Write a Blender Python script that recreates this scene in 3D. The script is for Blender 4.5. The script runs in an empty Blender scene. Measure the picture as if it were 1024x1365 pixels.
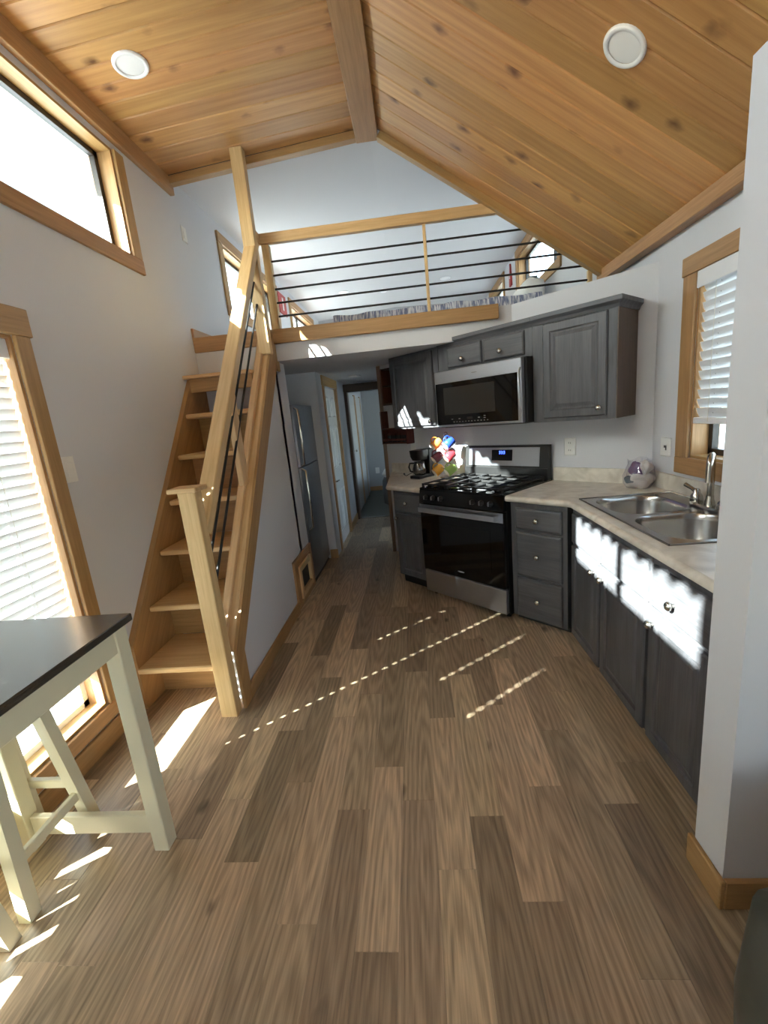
import bpy, math, random
from mathutils import Matrix, Vector
random.seed(11)
S = bpy.context.scene
COL = S.collection
PI = math.pi

# ------------------------------------------------------------------ camera, world, sun, exposure
CAM_H = 1.48
cam_d = bpy.data.cameras.new('camera')
cam = bpy.data.objects.new('camera', cam_d); COL.objects.link(cam)
right = Vector((0.99344503, 0.06413493, -0.09462395)).normalized()
fwd = Vector((-0.08338204, 0.97281396, -0.21605654))
fwd = (fwd - right * fwd.dot(right)).normalized()
up = right.cross(fwd)
cm = Matrix((right, up, -fwd)).transposed().to_4x4()
cm.translation = (0, 0, CAM_H)
cam.matrix_world = cm
cam_d.sensor_fit = 'HORIZONTAL'; cam_d.sensor_width = 36.0
cam_d.lens = 578.255 / 1024 * 36.0
cam_d.clip_start = 0.02
S.camera = cam

SUN_EL = math.radians(32.3)
sx, sy = 0.787, 0.617
sun_dir = Vector((sx * math.cos(SUN_EL), sy * math.cos(SUN_EL), -math.sin(SUN_EL)))
sun_d = bpy.data.lights.new('sun', 'SUN'); sun_d.energy = 62.0; sun_d.angle = 0.0093
sun_d.color = (1.0, 0.98, 0.95)
sun = bpy.data.objects.new('sun', sun_d); COL.objects.link(sun)
sun.rotation_euler = sun_dir.to_track_quat('-Z', 'Y').to_euler()
sun.location = (-6, -4, 8)
W = bpy.data.worlds.new('sky'); S.world = W; W.use_nodes = True
wn = W.node_tree.nodes; wl = W.node_tree.links
sky = wn.new('ShaderNodeTexSky'); sky.sky_type = 'NISHITA'; sky.sun_disc = False
sky.sun_elevation = SUN_EL; sky.sun_rotation = math.atan2(-sx, -sy)
sky.air_density = 1.0; sky.dust_density = 2.0
bg = wn['Background']; bg.inputs[1].default_value = 1.15
hsv = wn.new('ShaderNodeHueSaturation'); hsv.inputs['Saturation'].default_value = 0.62
wl.new(sky.outputs[0], hsv.inputs['Color']); wl.new(hsv.outputs[0], bg.inputs[0])
S.view_settings.view_transform = 'Standard'; S.view_settings.look = 'None'
S.view_settings.gamma = 1.0; S.view_settings.use_curve_mapping = False
S.view_settings.exposure = 0.64
S.cycles.use_denoising = True
S.cycles.max_bounces = 12; S.cycles.diffuse_bounces = 8; S.cycles.glossy_bounces = 4
S.cycles.transparent_max_bounces = 12
S.cycles.caustics_reflective = False; S.cycles.caustics_refractive = False
S.cycles.sample_clamp_indirect = 8.0

# ------------------------------------------------------------------ materials
def lin(c):
    return tuple(((v / 255) / 12.92 if v / 255 <= 0.04045 else ((v / 255 + 0.055) / 1.055) ** 2.4) for v in c) + (1,)
MATS = {}
def newmat(name):
    m = bpy.data.materials.new(name); m.use_nodes = True
    MATS[name] = m
    nt = m.node_tree
    return m, nt.nodes, nt.links, nt.nodes['Principled BSDF']
def plain(name, rgb, rough=0.5, metal=0.0, noise=0.0, nscale=30.0, bump=0.0, emit=None, spec=0.5, stretch=None):
    m, n, l, p = newmat(name)
    p.inputs['Base Color'].default_value = lin(rgb); p.inputs['Roughness'].default_value = rough
    p.inputs['Metallic'].default_value = metal; p.inputs['Specular IOR Level'].default_value = spec
    if noise or bump:
        tc = n.new('ShaderNodeTexCoord'); nz = n.new('ShaderNodeTexNoise')
        nz.inputs['Scale'].default_value = nscale; nz.inputs['Detail'].default_value = 4
        src = tc.outputs['Object']
        if stretch:
            mp = n.new('ShaderNodeMapping'); mp.inputs['Scale'].default_value = stretch
            l.new(src, mp.inputs[0]); src = mp.outputs[0]
        l.new(src, nz.inputs['Vector'])
        if noise:
            mx = n.new('ShaderNodeMix'); mx.data_type = 'RGBA'
            a = lin(rgb); mx.inputs[6].default_value = tuple(v * (1 - noise) for v in a[:3]) + (1,)
            mx.inputs[7].default_value = tuple(min(1, v * (1 + noise)) for v in a[:3]) + (1,)
            l.new(nz.outputs[0], mx.inputs[0]); l.new(mx.outputs[2], p.inputs['Base Color'])
        if bump:
            b = n.new('ShaderNodeBump'); b.inputs['Strength'].default_value = bump; b.inputs['Distance'].default_value = 0.002
            l.new(nz.outputs[0], b.inputs['Height']); l.new(b.outputs[0], p.inputs['Normal'])
    if emit:
        p.inputs['Emission Color'].default_value = lin(emit[0]); p.inputs['Emission Strength'].default_value = emit[1]
    return m
def wood(name, dark, light, rough=0.45, var=0.12, knots=0.0, across=14.0, along=0.9, tint=0.03, wave=0.0, knotcol=(70, 40, 20), bump=0.12, contrast=(0.3, 0.72), fine=0.35, kscale=(5.0, 7.0, 7.0), kfew=0.6, rings=0.0):
    """grain runs along the object's local X; every object gets its own offset and value"""
    m, n, l, p = newmat(name)
    tc = n.new('ShaderNodeTexCoord'); oi = n.new('ShaderNodeObjectInfo')
    mul = n.new('ShaderNodeVectorMath'); mul.operation = 'SCALE'
    comb = n.new('ShaderNodeCombineXYZ')
    m1 = n.new('ShaderNodeMath'); m1.operation = 'MULTIPLY'; m1.inputs[1].default_value = 37.0
    m2 = n.new('ShaderNodeMath'); m2.operation = 'MULTIPLY'; m2.inputs[1].default_value = 71.3
    l.new(oi.outputs['Random'], m1.inputs[0]); l.new(oi.outputs['Random'], m2.inputs[0])
    l.new(m1.outputs[0], comb.inputs[0]); l.new(m2.outputs[0], comb.inputs[1])
    add = n.new('ShaderNodeVectorMath'); add.operation = 'ADD'
    l.new(tc.outputs['Object'], add.inputs[0]); l.new(comb.outputs[0], add.inputs[1])
    mp = n.new('ShaderNodeMapping'); mp.inputs['Scale'].default_value = (along, across, across)
    l.new(add.outputs[0], mp.inputs[0])
    nz = n.new('ShaderNodeTexNoise'); nz.inputs['Scale'].default_value = 1.6; nz.inputs['Detail'].default_value = 6
    nz.inputs['Distortion'].default_value = 1.2; nz.inputs['Roughness'].default_value = 0.6
    l.new(mp.outputs[0], nz.inputs['Vector'])
    mpf = n.new('ShaderNodeMapping'); mpf.inputs['Scale'].default_value = (along * 4, across * 5.5, across * 5.5)
    l.new(add.outputs[0], mpf.inputs[0])
    nf = n.new('ShaderNodeTexNoise'); nf.inputs['Scale'].default_value = 1.6; nf.inputs['Detail'].default_value = 4
    nf.inputs['Distortion'].default_value = 0.6
    l.new(mpf.outputs[0], nf.inputs['Vector'])
    mfx = n.new('ShaderNodeMix'); mfx.data_type = 'FLOAT'; mfx.inputs[0].default_value = fine
    l.new(nz.outputs[0], mfx.inputs[2]); l.new(nf.outputs[0], mfx.inputs[3])
    fac = mfx.outputs[0]
    if wave:
        mpw = n.new('ShaderNodeMapping'); mpw.inputs['Scale'].default_value = (along * 0.8, 5.5, 5.5)
        l.new(add.outputs[0], mpw.inputs[0])
        wv = n.new('ShaderNodeTexWave'); wv.wave_type = 'BANDS'; wv.bands_direction = 'Y'
        wv.inputs['Scale'].default_value = 1.1; wv.inputs['Distortion'].default_value = 14.0
        wv.inputs['Detail'].default_value = 3.0; wv.inputs['Detail Scale'].default_value = 0.9
        l.new(mpw.outputs[0], wv.inputs['Vector'])
        mw = n.new('ShaderNodeMix'); mw.data_type = 'FLOAT'; mw.inputs[0].default_value = wave
        l.new(fac, mw.inputs[2]); l.new(wv.outputs[1], mw.inputs[3]); fac = mw.outputs[0]
    if rings:
        c3 = n.new('ShaderNodeCombineXYZ')
        for q, (mulv, span) in enumerate(((5.7, 1.0), (23.9, 0.07))):
            a1 = n.new('ShaderNodeMath'); a1.operation = 'MULTIPLY'; a1.inputs[1].default_value = mulv
            a2 = n.new('ShaderNodeMath'); a2.operation = 'FRACT'
            a3 = n.new('ShaderNodeMath'); a3.operation = 'MULTIPLY_ADD'; a3.inputs[1].default_value = span; a3.inputs[2].default_value = -span / 2
            l.new(oi.outputs['Random'], a1.inputs[0]); l.new(a1.outputs[0], a2.inputs[0]); l.new(a2.outputs[0], a3.inputs[0]); l.new(a3.outputs[0], c3.inputs[q])
        ra = n.new('ShaderNodeVectorMath'); ra.operation = 'ADD'
        l.new(tc.outputs['Object'], ra.inputs[0]); l.new(c3.outputs[0], ra.inputs[1])
        mr = n.new('ShaderNodeMapping'); mr.inputs['Scale'].default_value = (1.1, 11.0, 0.0)
        l.new(ra.outputs[0], mr.inputs[0])
        wr = n.new('ShaderNodeTexWave'); wr.wave_type = 'RINGS'; wr.rings_direction = 'Z'
        wr.inputs['Scale'].default_value = 1.5; wr.inputs['Distortion'].default_value = 3.5; wr.inputs['Detail'].default_value = 2.0; wr.inputs['Detail Scale'].default_value = 2.2
        l.new(mr.outputs[0], wr.inputs['Vector'])
        mrx = n.new('ShaderNodeMix'); mrx.data_type = 'FLOAT'; mrx.inputs[0].default_value = rings
        l.new(fac, mrx.inputs[2]); l.new(wr.outputs[1], mrx.inputs[3]); fac = mrx.outputs[0]
    cr = n.new('ShaderNodeValToRGB')
    cr.color_ramp.elements[0].position = contrast[0]; cr.color_ramp.elements[1].position = contrast[1]
    cr.color_ramp.elements[0].color = lin(dark); cr.color_ramp.elements[1].color = lin(light)
    l.new(fac, cr.inputs[0])
    out = cr.outputs[0]
    if knots:
        mk = n.new('ShaderNodeMapping'); mk.inputs['Scale'].default_value = kscale
        l.new(add.outputs[0], mk.inputs[0])
        vo = n.new('ShaderNodeTexVoronoi'); vo.inputs['Scale'].default_value = 1.0; vo.inputs['Randomness'].default_value = 1.0
        nk = n.new('ShaderNodeTexNoise'); nk.inputs['Scale'].default_value = 3.0
        l.new(mk.outputs[0], nk.inputs['Vector'])
        vadd = n.new('ShaderNodeVectorMath'); vadd.operation = 'MULTIPLY_ADD'
        vadd.inputs[1].default_value = (0.25, 0.25, 0.25)
        l.new(nk.outputs[1], vadd.inputs[0]); l.new(mk.outputs[0], vadd.inputs[2])
        l.new(vadd.outputs[0], vo.inputs['Vector'])
        kr = n.new('ShaderNodeMapRange'); kr.inputs[1].default_value = 0.05; kr.inputs[2].default_value = 0.05 + knots
        kr.inputs[3].default_value = 0.9; kr.inputs[4].default_value = 0.0
        l.new(vo.outputs['Distance'], kr.inputs[0])
        sp_ = n.new('ShaderNodeSeparateColor'); l.new(vo.outputs['Color'], sp_.inputs[0])
        gt = n.new('ShaderNodeMath'); gt.operation = 'GREATER_THAN'; gt.inputs[1].default_value = kfew
        l.new(sp_.outputs[0], gt.inputs[0])
        kmul = n.new('ShaderNodeMath'); kmul.operation = 'MULTIPLY'
        l.new(kr.outputs[0], kmul.inputs[0]); l.new(gt.outputs[0], kmul.inputs[1])
        km = n.new('ShaderNodeMix'); km.data_type = 'RGBA'; km.inputs[7].default_value = lin(knotcol)
        l.new(kmul.outputs[0], km.inputs[0]); l.new(out, km.inputs[6]); out = km.outputs[2]
    hs = n.new('ShaderNodeHueSaturation')
    mv = n.new('ShaderNodeMapRange'); mv.inputs[3].default_value = 1 - var; mv.inputs[4].default_value = 1 + var
    l.new(oi.outputs['Random'], mv.inputs[0]); l.new(mv.outputs[0], hs.inputs['Value'])
    fr = n.new('ShaderNodeMath'); fr.operation = 'FRACT'
    m3 = n.new('ShaderNodeMath'); m3.operation = 'MULTIPLY'; m3.inputs[1].default_value = 17.3
    l.new(oi.outputs['Random'], m3.inputs[0]); l.new(m3.outputs[0], fr.inputs[0])
    mh = n.new('ShaderNodeMapRange'); mh.inputs[3].default_value = 0.5 - tint * 0.3; mh.inputs[4].default_value = 0.5 + tint * 0.3
    l.new(fr.outputs[0], mh.inputs[0]); l.new(mh.outputs[0], hs.inputs['Hue'])
    l.new(out, hs.inputs['Color']); l.new(hs.outputs[0], p.inputs['Base Color'])
    p.inputs['Roughness'].default_value = rough
    if bump:
        b = n.new('ShaderNodeBump'); b.inputs['Strength'].default_value = bump; b.inputs['Distance'].default_value = 0.001
        l.new(fac, b.inputs['Height']); l.new(b.outputs[0], p.inputs['Normal'])
    return m
def laminate(name):
    m, n, l, p = newmat(name)
    tc = n.new('ShaderNodeTexCoord'); nz = n.new('ShaderNodeTexNoise'); nz.inputs['Scale'].default_value = 9; nz.inputs['Detail'].default_value = 7
    nz.inputs['Distortion'].default_value = 1.0
    l.new(tc.outputs['Object'], nz.inputs['Vector'])
    cr = n.new('ShaderNodeValToRGB'); e = cr.color_ramp.elements
    e[0].position = 0.32; e[0].color = lin((202, 195, 183)); e[1].position = 0.68; e[1].color = lin((234, 229, 219))
    l.new(nz.outputs[0], cr.inputs[0]); l.new(cr.outputs[0], p.inputs['Base Color'])
    p.inputs['Roughness'].default_value = 0.35
    return m
def glassmat(name, rgb=(255, 255, 255), refl=0.05):
    m = bpy.data.materials.new(name); m.use_nodes = True; MATS[name] = m
    n = m.node_tree.nodes; l = m.node_tree.links
    for x in list(n):
        if x.type != 'OUTPUT_MATERIAL': n.remove(x)
    t = n.new('ShaderNodeBsdfTransparent'); t.inputs[0].default_value = lin(rgb)
    g = n.new('ShaderNodeBsdfGlossy'); g.inputs['Roughness'].default_value = 0.02
    mx = n.new('ShaderNodeMixShader'); mx.inputs[0].default_value = refl
    l.new(t.outputs[0], mx.inputs[1]); l.new(g.outputs[0], mx.inputs[2])
    l.new(mx.outputs[0], n['Material Output'].inputs[0])
    return m
def translucent(name, rgb, amount=0.4, rough=0.5):
    m, n, l, p = newmat(name)
    p.inputs['Base Color'].default_value = lin(rgb); p.inputs['Roughness'].default_value = rough
    t = n.new('ShaderNodeBsdfTranslucent'); t.inputs[0].default_value = lin(rgb)
    mx = n.new('ShaderNodeMixShader'); mx.inputs[0].default_value = amount
    l.new(p.outputs[0], mx.inputs[1]); l.new(t.outputs[0], mx.inputs[2]); l.new(mx.outputs[0], n['Material Output'].inputs[0])
    return m
def stripes(name):
    """woven blanket: blue and grey vertical dashes on pale cloth"""
    m, n, l, p = newmat(name)
    tc = n.new('ShaderNodeTexCoord'); mp = n.new('ShaderNodeMapping'); mp.inputs['Scale'].default_value = (60, 2.5, 9)
    l.new(tc.outputs['Object'], mp.inputs[0])
    nz = n.new('ShaderNodeTexNoise'); nz.inputs['Scale'].default_value = 1.5; nz.inputs['Detail'].default_value = 2
    l.new(mp.outputs[0], nz.inputs['Vector'])
    cr = n.new('ShaderNodeValToRGB'); e = cr.color_ramp.elements
    e[0].position = 0.40; e[0].color = lin((120, 128, 158)); e[1].position = 0.60; e[1].color = lin((222, 222, 226))
    l.new(nz.outputs[0], cr.inputs[0]); l.new(cr.outputs[0], p.inputs['Base Color']); p.inputs['Roughness'].default_value = 0.9
    return m

plain('paint', (209, 211, 217), 0.75, bump=0.10, nscale=90)
plain('ceil_white', (208, 208, 211), 0.85, bump=0.15, nscale=60)
wood('pine_board', (174, 125, 74), (210, 163, 104), rough=0.42, var=0.13, knots=0.22, across=9, along=0.5, knotcol=(90, 52, 30), tint=0.02, contrast=(0.28, 0.72), fine=0.3, wave=0.10, kfew=0.5)
wood('pine_trim', (150, 114, 72), (190, 151, 102), rough=0.45, var=0.06, across=16, along=0.9)
wood('pine_rail', (194, 158, 110), (228, 198, 150), rough=0.45, var=0.05, across=14, along=0.8)
wood('oak_floor', (128, 111, 92), (205, 181, 151), rough=0.42, var=0.40, across=15, along=0.9, tint=0.02, knots=0.10, knotcol=(86, 72, 60), contrast=(0.24, 0.76), fine=0.72, kscale=(3.0, 6.0, 6.0), kfew=0.5, rings=0.17)
wood('cab_oak', (64, 64, 67), (96, 96, 101), rough=0.42, var=0.03, across=46, along=1.6, tint=0.0, wave=0.15)
wood('cab_side', (70, 56, 46), (98, 80, 66), rough=0.5, var=0.03, across=20, along=1.2, tint=0.0)
wood('dark_casing', (46, 30, 20), (84, 58, 40), rough=0.45, var=0.05, across=18, along=1.0)
wood('brown_casing', (84, 60, 40), (122, 90, 60), rough=0.45, var=0.05, across=18, along=1.0)
wood('cherry', (64, 28, 18), (112, 54, 36), rough=0.4, var=0.05, across=18, along=1.0)
wood('table_dark', (44, 39, 36), (66, 59, 53), rough=0.25, var=0.04, across=16, along=1.0, bump=0.04)
MATS['table_dark'].node_tree.nodes['Principled BSDF'].inputs['Coat Weight'].default_value = 0.8
MATS['table_dark'].node_tree.nodes['Principled BSDF'].inputs['Coat Roughness'].default_value = 0.22
plain('cream', (216, 209, 182), 0.5, noise=0.03, nscale=14)
laminate('laminate')
plain('steel', (186, 190, 198), 0.34, 1.0, noise=0.06, nscale=6, stretch=(2, 2, 60))
plain('steel_dark', (150, 150, 152), 0.36, 1.0, noise=0.06, nscale=6, stretch=(40, 40, 1))
plain('sink_steel', (170, 168, 165), 0.22, 1.0, noise=0.04, nscale=8)
plain('chrome', (205, 203, 198), 0.12, 1.0, noise=0.02)
plain('nickel', (190, 186, 178), 0.18, 1.0, noise=0.02)
plain('black_gloss', (7, 7, 8), 0.06, noise=0.05)
plain('black', (16, 16, 17), 0.4, noise=0.1)
plain('black_metal', (26, 24, 24), 0.45, noise=0.15)
plain('iron', (15, 15, 16), 0.5, noise=0.2, nscale=80, bump=0.3)
plain('mw_glass', (14, 14, 15), 0.05, noise=0.05)
plain('mw_window', (44, 43, 42), 0.12, noise=0.1, nscale=200)
plain('display', (8, 8, 12), 0.1, noise=0.05)
plain('digits', (40, 70, 255), 0.4, noise=0.02, emit=((60, 90, 255), 6.0))
plain('print_grey', (150, 150, 150), 0.5, noise=0.05)
plain('bronze', (38, 33, 30), 0.4, noise=0.1)
plain('plate_white', (232, 232, 230), 0.35, noise=0.02)
plain('slot', (40, 40, 40), 0.5, noise=0.05)
translucent('vinyl_slat', (222, 224, 226), 0.012)
plain('vinyl', (232, 234, 238), 0.4, noise=0.02)
plain('cord', (226, 222, 210), 0.8, noise=0.05)
glassmat('pane', (244, 250, 248), 0.05)
glassmat('carafe_glass', (150, 150, 150), 0.18)
plain('leather', (72, 75, 69), 0.35, noise=0.2, nscale=18, bump=0.25)
plain('carpet', (116, 118, 112), 0.95, noise=0.2, nscale=220, bump=0.5)
plain('door_white', (236, 236, 236), 0.14, noise=0.02)
plain('wall_blue', (176, 177, 180), 0.8, noise=0.03)
plain('blanket_grey', (98, 102, 108), 0.9, noise=0.15, nscale=40)
plain('linen', (230, 228, 226), 0.9, noise=0.05, nscale=20, bump=0.3)
stripes('blanket_stripe')
plain('red_paint', (176, 62, 62), 0.5, noise=0.15, nscale=25)
plain('gravel', (160, 164, 166), 0.95, noise=0.25, nscale=3)
plain('metal_roof', (222, 224, 224), 0.5, 0.0, noise=0.03)
plain('siding', (176, 168, 154), 0.7, noise=0.06)
for nm, c in (('mug_orange', (226, 140, 66)), ('mug_blue', (36, 62, 150)), ('mug_plum', (92, 40, 58)), ('mug_red', (150, 44, 52)), ('mug_yellow', (216, 160, 54)), ('mug_green', (150, 178, 92))):
    plain(nm, c, 0.2, noise=0.05, nscale=20)
plain('mug_inside', (236, 226, 210), 0.3, noise=0.03)
plain('wire', (196, 196, 194), 0.25, 1.0, noise=0.02)
glassmat('plastic_bag', (244, 244, 248), 0.14)
plain('rag_white', (226, 222, 216), 0.9, noise=0.08, nscale=30, bump=0.4)
plain('rag_purple', (104, 78, 130), 0.9, noise=0.15, nscale=30)
plain('rag_grey', (110, 120, 128), 0.9, noise=0.2, nscale=30)
plain('lens_white', (240, 240, 242), 0.5, noise=0.01)
plain('toe', (40, 38, 37), 0.6, noise=0.1)

# ------------------------------------------------------------------ helpers
I4 = Matrix.Identity(4)
WM = {}
class MB:
    """collects faces of one mesh"""
    def __init__(s): s.v = []; s.f = []; s.sm = []
    def add(s, vs, fs, smooth=False):
        o = len(s.v); s.v += [tuple(v) for v in vs]
        for f in fs: s.f.append([i + o for i in f]); s.sm.append(smooth)
        return s
    def box(s, x0, x1, y0, y1, z0, z1, c=0.0):
        x0, x1 = min(x0, x1), max(x0, x1); y0, y1 = min(y0, y1), max(y0, y1); z0, z1 = min(z0, z1), max(z0, z1)
        if c <= 0:
            vs = [(x0, y0, z0), (x1, y0, z0), (x1, y1, z0), (x0, y1, z0), (x0, y0, z1), (x1, y0, z1), (x1, y1, z1), (x0, y1, z1)]
            return s.add(vs, [(0, 3, 2, 1), (4, 5, 6, 7), (0, 1, 5, 4), (1, 2, 6, 5), (2, 3, 7, 6), (3, 0, 4, 7)])
        c = min(c, 0.45 * (x1 - x0), 0.45 * (y1 - y0), 0.45 * (z1 - z0))
        vs = []; idx = {}
        for ix, X in enumerate((x0, x1)):
            for iy, Y in enumerate((y0, y1)):
                for iz, Z in enumerate((z0, z1)):
                    dx, dy, dz = (c if ix == 0 else -c), (c if iy == 0 else -c), (c if iz == 0 else -c)
                    b = len(vs); vs += [(X, Y + dy, Z + dz), (X + dx, Y, Z + dz), (X + dx, Y + dy, Z)]
                    idx[ix, iy, iz] = b
        F = []
        q = lambda a, i, j, k: idx[i, j, k] + a
        F += [[q(0, 0, 0, 0), q(0, 0, 0, 1), q(0, 0, 1, 1), q(0, 0, 1, 0)], [q(0, 1, 0, 0), q(0, 1, 1, 0), q(0, 1, 1, 1), q(0, 1, 0, 1)]]
        F += [[q(1, 0, 0, 0), q(1, 1, 0, 0), q(1, 1, 0, 1), q(1, 0, 0, 1)], [q(1, 0, 1, 0), q(1, 0, 1, 1), q(1, 1, 1, 1), q(1, 1, 1, 0)]]
        F += [[q(2, 0, 0, 0), q(2, 0, 1, 0), q(2, 1, 1, 0), q(2, 1, 0, 0)], [q(2, 0, 0, 1), q(2, 1, 0, 1), q(2, 1, 1, 1), q(2, 0, 1, 1)]]
        for j in (0, 1):
            for k in (0, 1):
                F.append([q(1, 0, j, k), q(1, 1, j, k), q(2, 1, j, k), q(2, 0, j, k)])
                F.append([q(0, j, 0, k), q(0, j, 1, k), q(2, j, 1, k), q(2, j, 0, k)])
                F.append([q(0, j, k, 0), q(0, j, k, 1), q(1, j, k, 1), q(1, j, k, 0)])
        for i in (0, 1):
            for j in (0, 1):
                for k in (0, 1): F.append([q(0, i, j, k), q(1, i, j, k), q(2, i, j, k)])
        return s.add(vs, F)
    def prism(s, poly, a0, a1, axis=2):
        """polygon extruded along axis; poly holds the two other coordinates in x<y<z order"""
        def P(p, a):
            r = list(p); r.insert(axis, a); return tuple(r)
        n = len(poly)
        vs = [P(p, a0) for p in poly] + [P(p, a1) for p in poly]
        fs = [list(range(n))[::-1], list(range(n, 2 * n))] + [[i, (i + 1) % n, n + (i + 1) % n, n + i] for i in range(n)]
        return s.add(vs, fs)
    def loops(s, L, cap0=True, cap1=True, smooth=True, closed=True):
        n = len(L[0]); vs = [p for lp in L for p in lp]; fs = []
        m = n if closed else n - 1
        for k in range(len(L) - 1):
            for i in range(m):
                fs.append([k * n + i, k * n + (i + 1) % n, (k + 1) * n + (i + 1) % n, (k + 1) * n + i])
        s.add(vs, fs, smooth)
        if cap0: s.add(L[0], [list(range(n))[::-1]])
        if cap1: s.add(L[-1], [list(range(n))])
        return s
    def tube(s, path, r, n=8, cap=True):
        path = [Vector(p) for p in path]; L = []
        rr = r if isinstance(r, (list, tuple)) else [r] * len(path)
        ref = None
        for i, p in enumerate(path):
            a = path[max(0, i - 1)]; b = path[min(len(path) - 1, i + 1)]
            d = (b - a).normalized()
            if ref is None: ref = Vector((0, 0, 1)) if abs(d.z) < 0.9 else Vector((1, 0, 0))
            u = d.cross(ref).normalized(); w = u.cross(d)
            ref = w
            L.append([tuple(p + (u * math.cos(t) + w * math.sin(t)) * rr[i]) for t in (2 * PI * k / n for k in range(n))])
        return s.loops(L, cap, cap)
    def lathe(s, prof, c=(0, 0, 0), n=20, axis='z', cap0=True, cap1=True):
        L = []
        for r, h in prof:
            lp = []
            for k in range(n):
                t = 2 * PI * k / n; a, b = r * math.cos(t), r * math.sin(t)
                if axis == 'z': q = (c[0] + a, c[1] + b, c[2] + h)
                elif axis == 'y': q = (c[0] + a, c[1] + h, c[2] - b)
                else: q = (c[0] + h, c[1] + a, c[2] + b)
                lp.append(q)
            L.append(lp)
        return s.loops(L, cap0, cap1)
    def rect_steps(s, x0, x1, z0, z1, steps, y0):
        """a panel seen from -y: concentric rectangles, steps = (inset, how far proud of y0)"""
        L = []
        for ins, h in steps:
            L.append([(x0 + ins, y0 - h, z0 + ins), (x1 - ins, y0 - h, z0 + ins), (x1 - ins, y0 - h, z1 - ins), (x0 + ins, y0 - h, z1 - ins)])
        return s.loops(L, True, True, smooth=False)
    def mesh(s, name):
        me = bpy.data.meshes.new(name); me.from_pydata(s.v, [], s.f)
        for p, sm in zip(me.polygons, s.sm): p.use_smooth = sm
        me.validate(); me.update()
        return me
    def build(s, name, mat, parent=None, M=None):
        return link(name, s.mesh(name), mat, parent, M)
def link(name, me, mat, parent=None, M=None):
    o = bpy.data.objects.new(name, me); COL.objects.link(o)
    if mat and not me.materials: me.materials.append(MATS[mat])
    place(o, M or (WM['F', parent.name] if parent is not None and ('F', parent.name) in WM else I4), parent)
    return o
def place(o, M, parent):
    WM[o.name] = M.copy()
    if parent is not None:
        o.parent = parent; o.matrix_basis = WM[parent.name].inverted() @ M
    else:
        o.matrix_basis = M
def tag(o, label, cat, group=None, kind=None):
    if label: o['label'] = label
    if cat: o['category'] = cat
    if group: o['group'] = group
    if kind: o['kind'] = kind
    return o
def frame(ox, oy, deg, oz=0.0):
    return Matrix.Translation((ox, oy, oz)) @ Matrix.Rotation(math.radians(deg), 4, 'Z')
def thing(name, label, cat, base=(0, 0, 0), F=None, group=None, kind=None):
    """an Empty at the thing's base; its parts are given in the coordinates of frame F"""
    o = bpy.data.objects.new(name, None); COL.objects.link(o); o.empty_display_size = 0.1
    F = F or I4
    place(o, F @ Matrix.Translation(base), None)
    WM['F', o.name] = F
    return tag(o, label, cat, group, kind)
def struct(name, mb, mat, label, cat):
    o = mb.build(name, mat); return tag(o, label, cat, kind='structure')
def stick(name, mat, parent, x0, x1, y0, y1, z0, z1, c=0.003, grain=None):
    """a piece of timber as its own object whose local X is its long axis"""
    d = [abs(x1 - x0), abs(y1 - y0), abs(z1 - z0)]; ctr = Vector(((x0 + x1) / 2, (y0 + y1) / 2, (z0 + z1) / 2))
    a = 'xyz'.index(grain) if grain else d.index(max(d))
    R = {0: Matrix.Identity(3), 1: Matrix(((0, -1, 0), (1, 0, 0), (0, 0, 1))), 2: Matrix(((0, 1, 0), (0, 0, 1), (1, 0, 0)))}[a]
    h = {0: (d[0], d[1], d[2]), 1: (d[1], d[0], d[2]), 2: (d[2], d[0], d[1])}[a]
    mb = MB().box(-h[0] / 2, h[0] / 2, -h[1] / 2, h[1] / 2, -h[2] / 2, h[2] / 2, c)
    F = WM.get(('F', parent.name), I4) if parent is not None else I4
    return mb.build(name, mat, parent, F @ Matrix.Translation(ctr) @ R.to_4x4())
def beam(name, mat, parent, p0, p1, w, h, upv=(0, 0, 1), c=0.003, cut=None):
    """a squared timber from p0 to p1; w across, h along upv"""
    p0, p1 = Vector(p0), Vector(p1); d = (p1 - p0); L = d.length; d.normalize()
    u = Vector(upv); s = u.cross(d).normalized(); u = d.cross(s)
    R = Matrix((d, s, u)).transposed().to_4x4()
    F = WM.get(('F', parent.name), I4) if parent is not None else I4
    return MB().box(-L / 2, L / 2, -w / 2, w / 2, -h / 2, h / 2, c).build(name, mat, parent, F @ Matrix.Translation((p0 + p1) / 2) @ R)
def wall_grid(axis, a0, a1, u0, u1, z0, z1, holes):
    """a wall slab between a0 and a1 on axis, running u0..u1, z0..z1, with rectangular holes (u0,u1,z0,z1)"""
    U = sorted({u0, u1} | {h[0] for h in holes} | {h[1] for h in holes}); Z = sorted({z0, z1} | {h[2] for h in holes} | {h[3] for h in holes})
    solid = {}
    for i in range(len(U) - 1):
        for j in range(len(Z) - 1):
            cu, cz = (U[i] + U[i + 1]) / 2, (Z[j] + Z[j + 1]) / 2
            solid[i, j] = not any(h[0] < cu < h[1] and h[2] < cz < h[3] for h in holes)
    mb = MB()
    P = (lambda a, u, z: (a, u, z)) if axis == 0 else (lambda a, u, z: (u, a, z))
    def quad(*p):
        mb.add(p, [(0, 1, 2, 3)])
    for (i, j), sol in solid.items():
        if not sol: continue
        ua, ub, za, zb = U[i], U[i + 1], Z[j], Z[j + 1]
        for a in (a0, a1): quad(P(a, ua, za), P(a, ub, za), P(a, ub, zb), P(a, ua, zb))
        for di, dj, e in ((-1, 0, ((ua, za), (ua, zb))), (1, 0, ((ub, za), (ub, zb))), (0, -1, ((ua, za), (ub, za))), (0, 1, ((ua, zb), (ub, zb)))):
            if not solid.get((i + di, j + dj), False):
                quad(P(a0, *e[0]), P(a0, *e[1]), P(a1, *e[1]), P(a1, *e[0]))
    return mb

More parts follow.
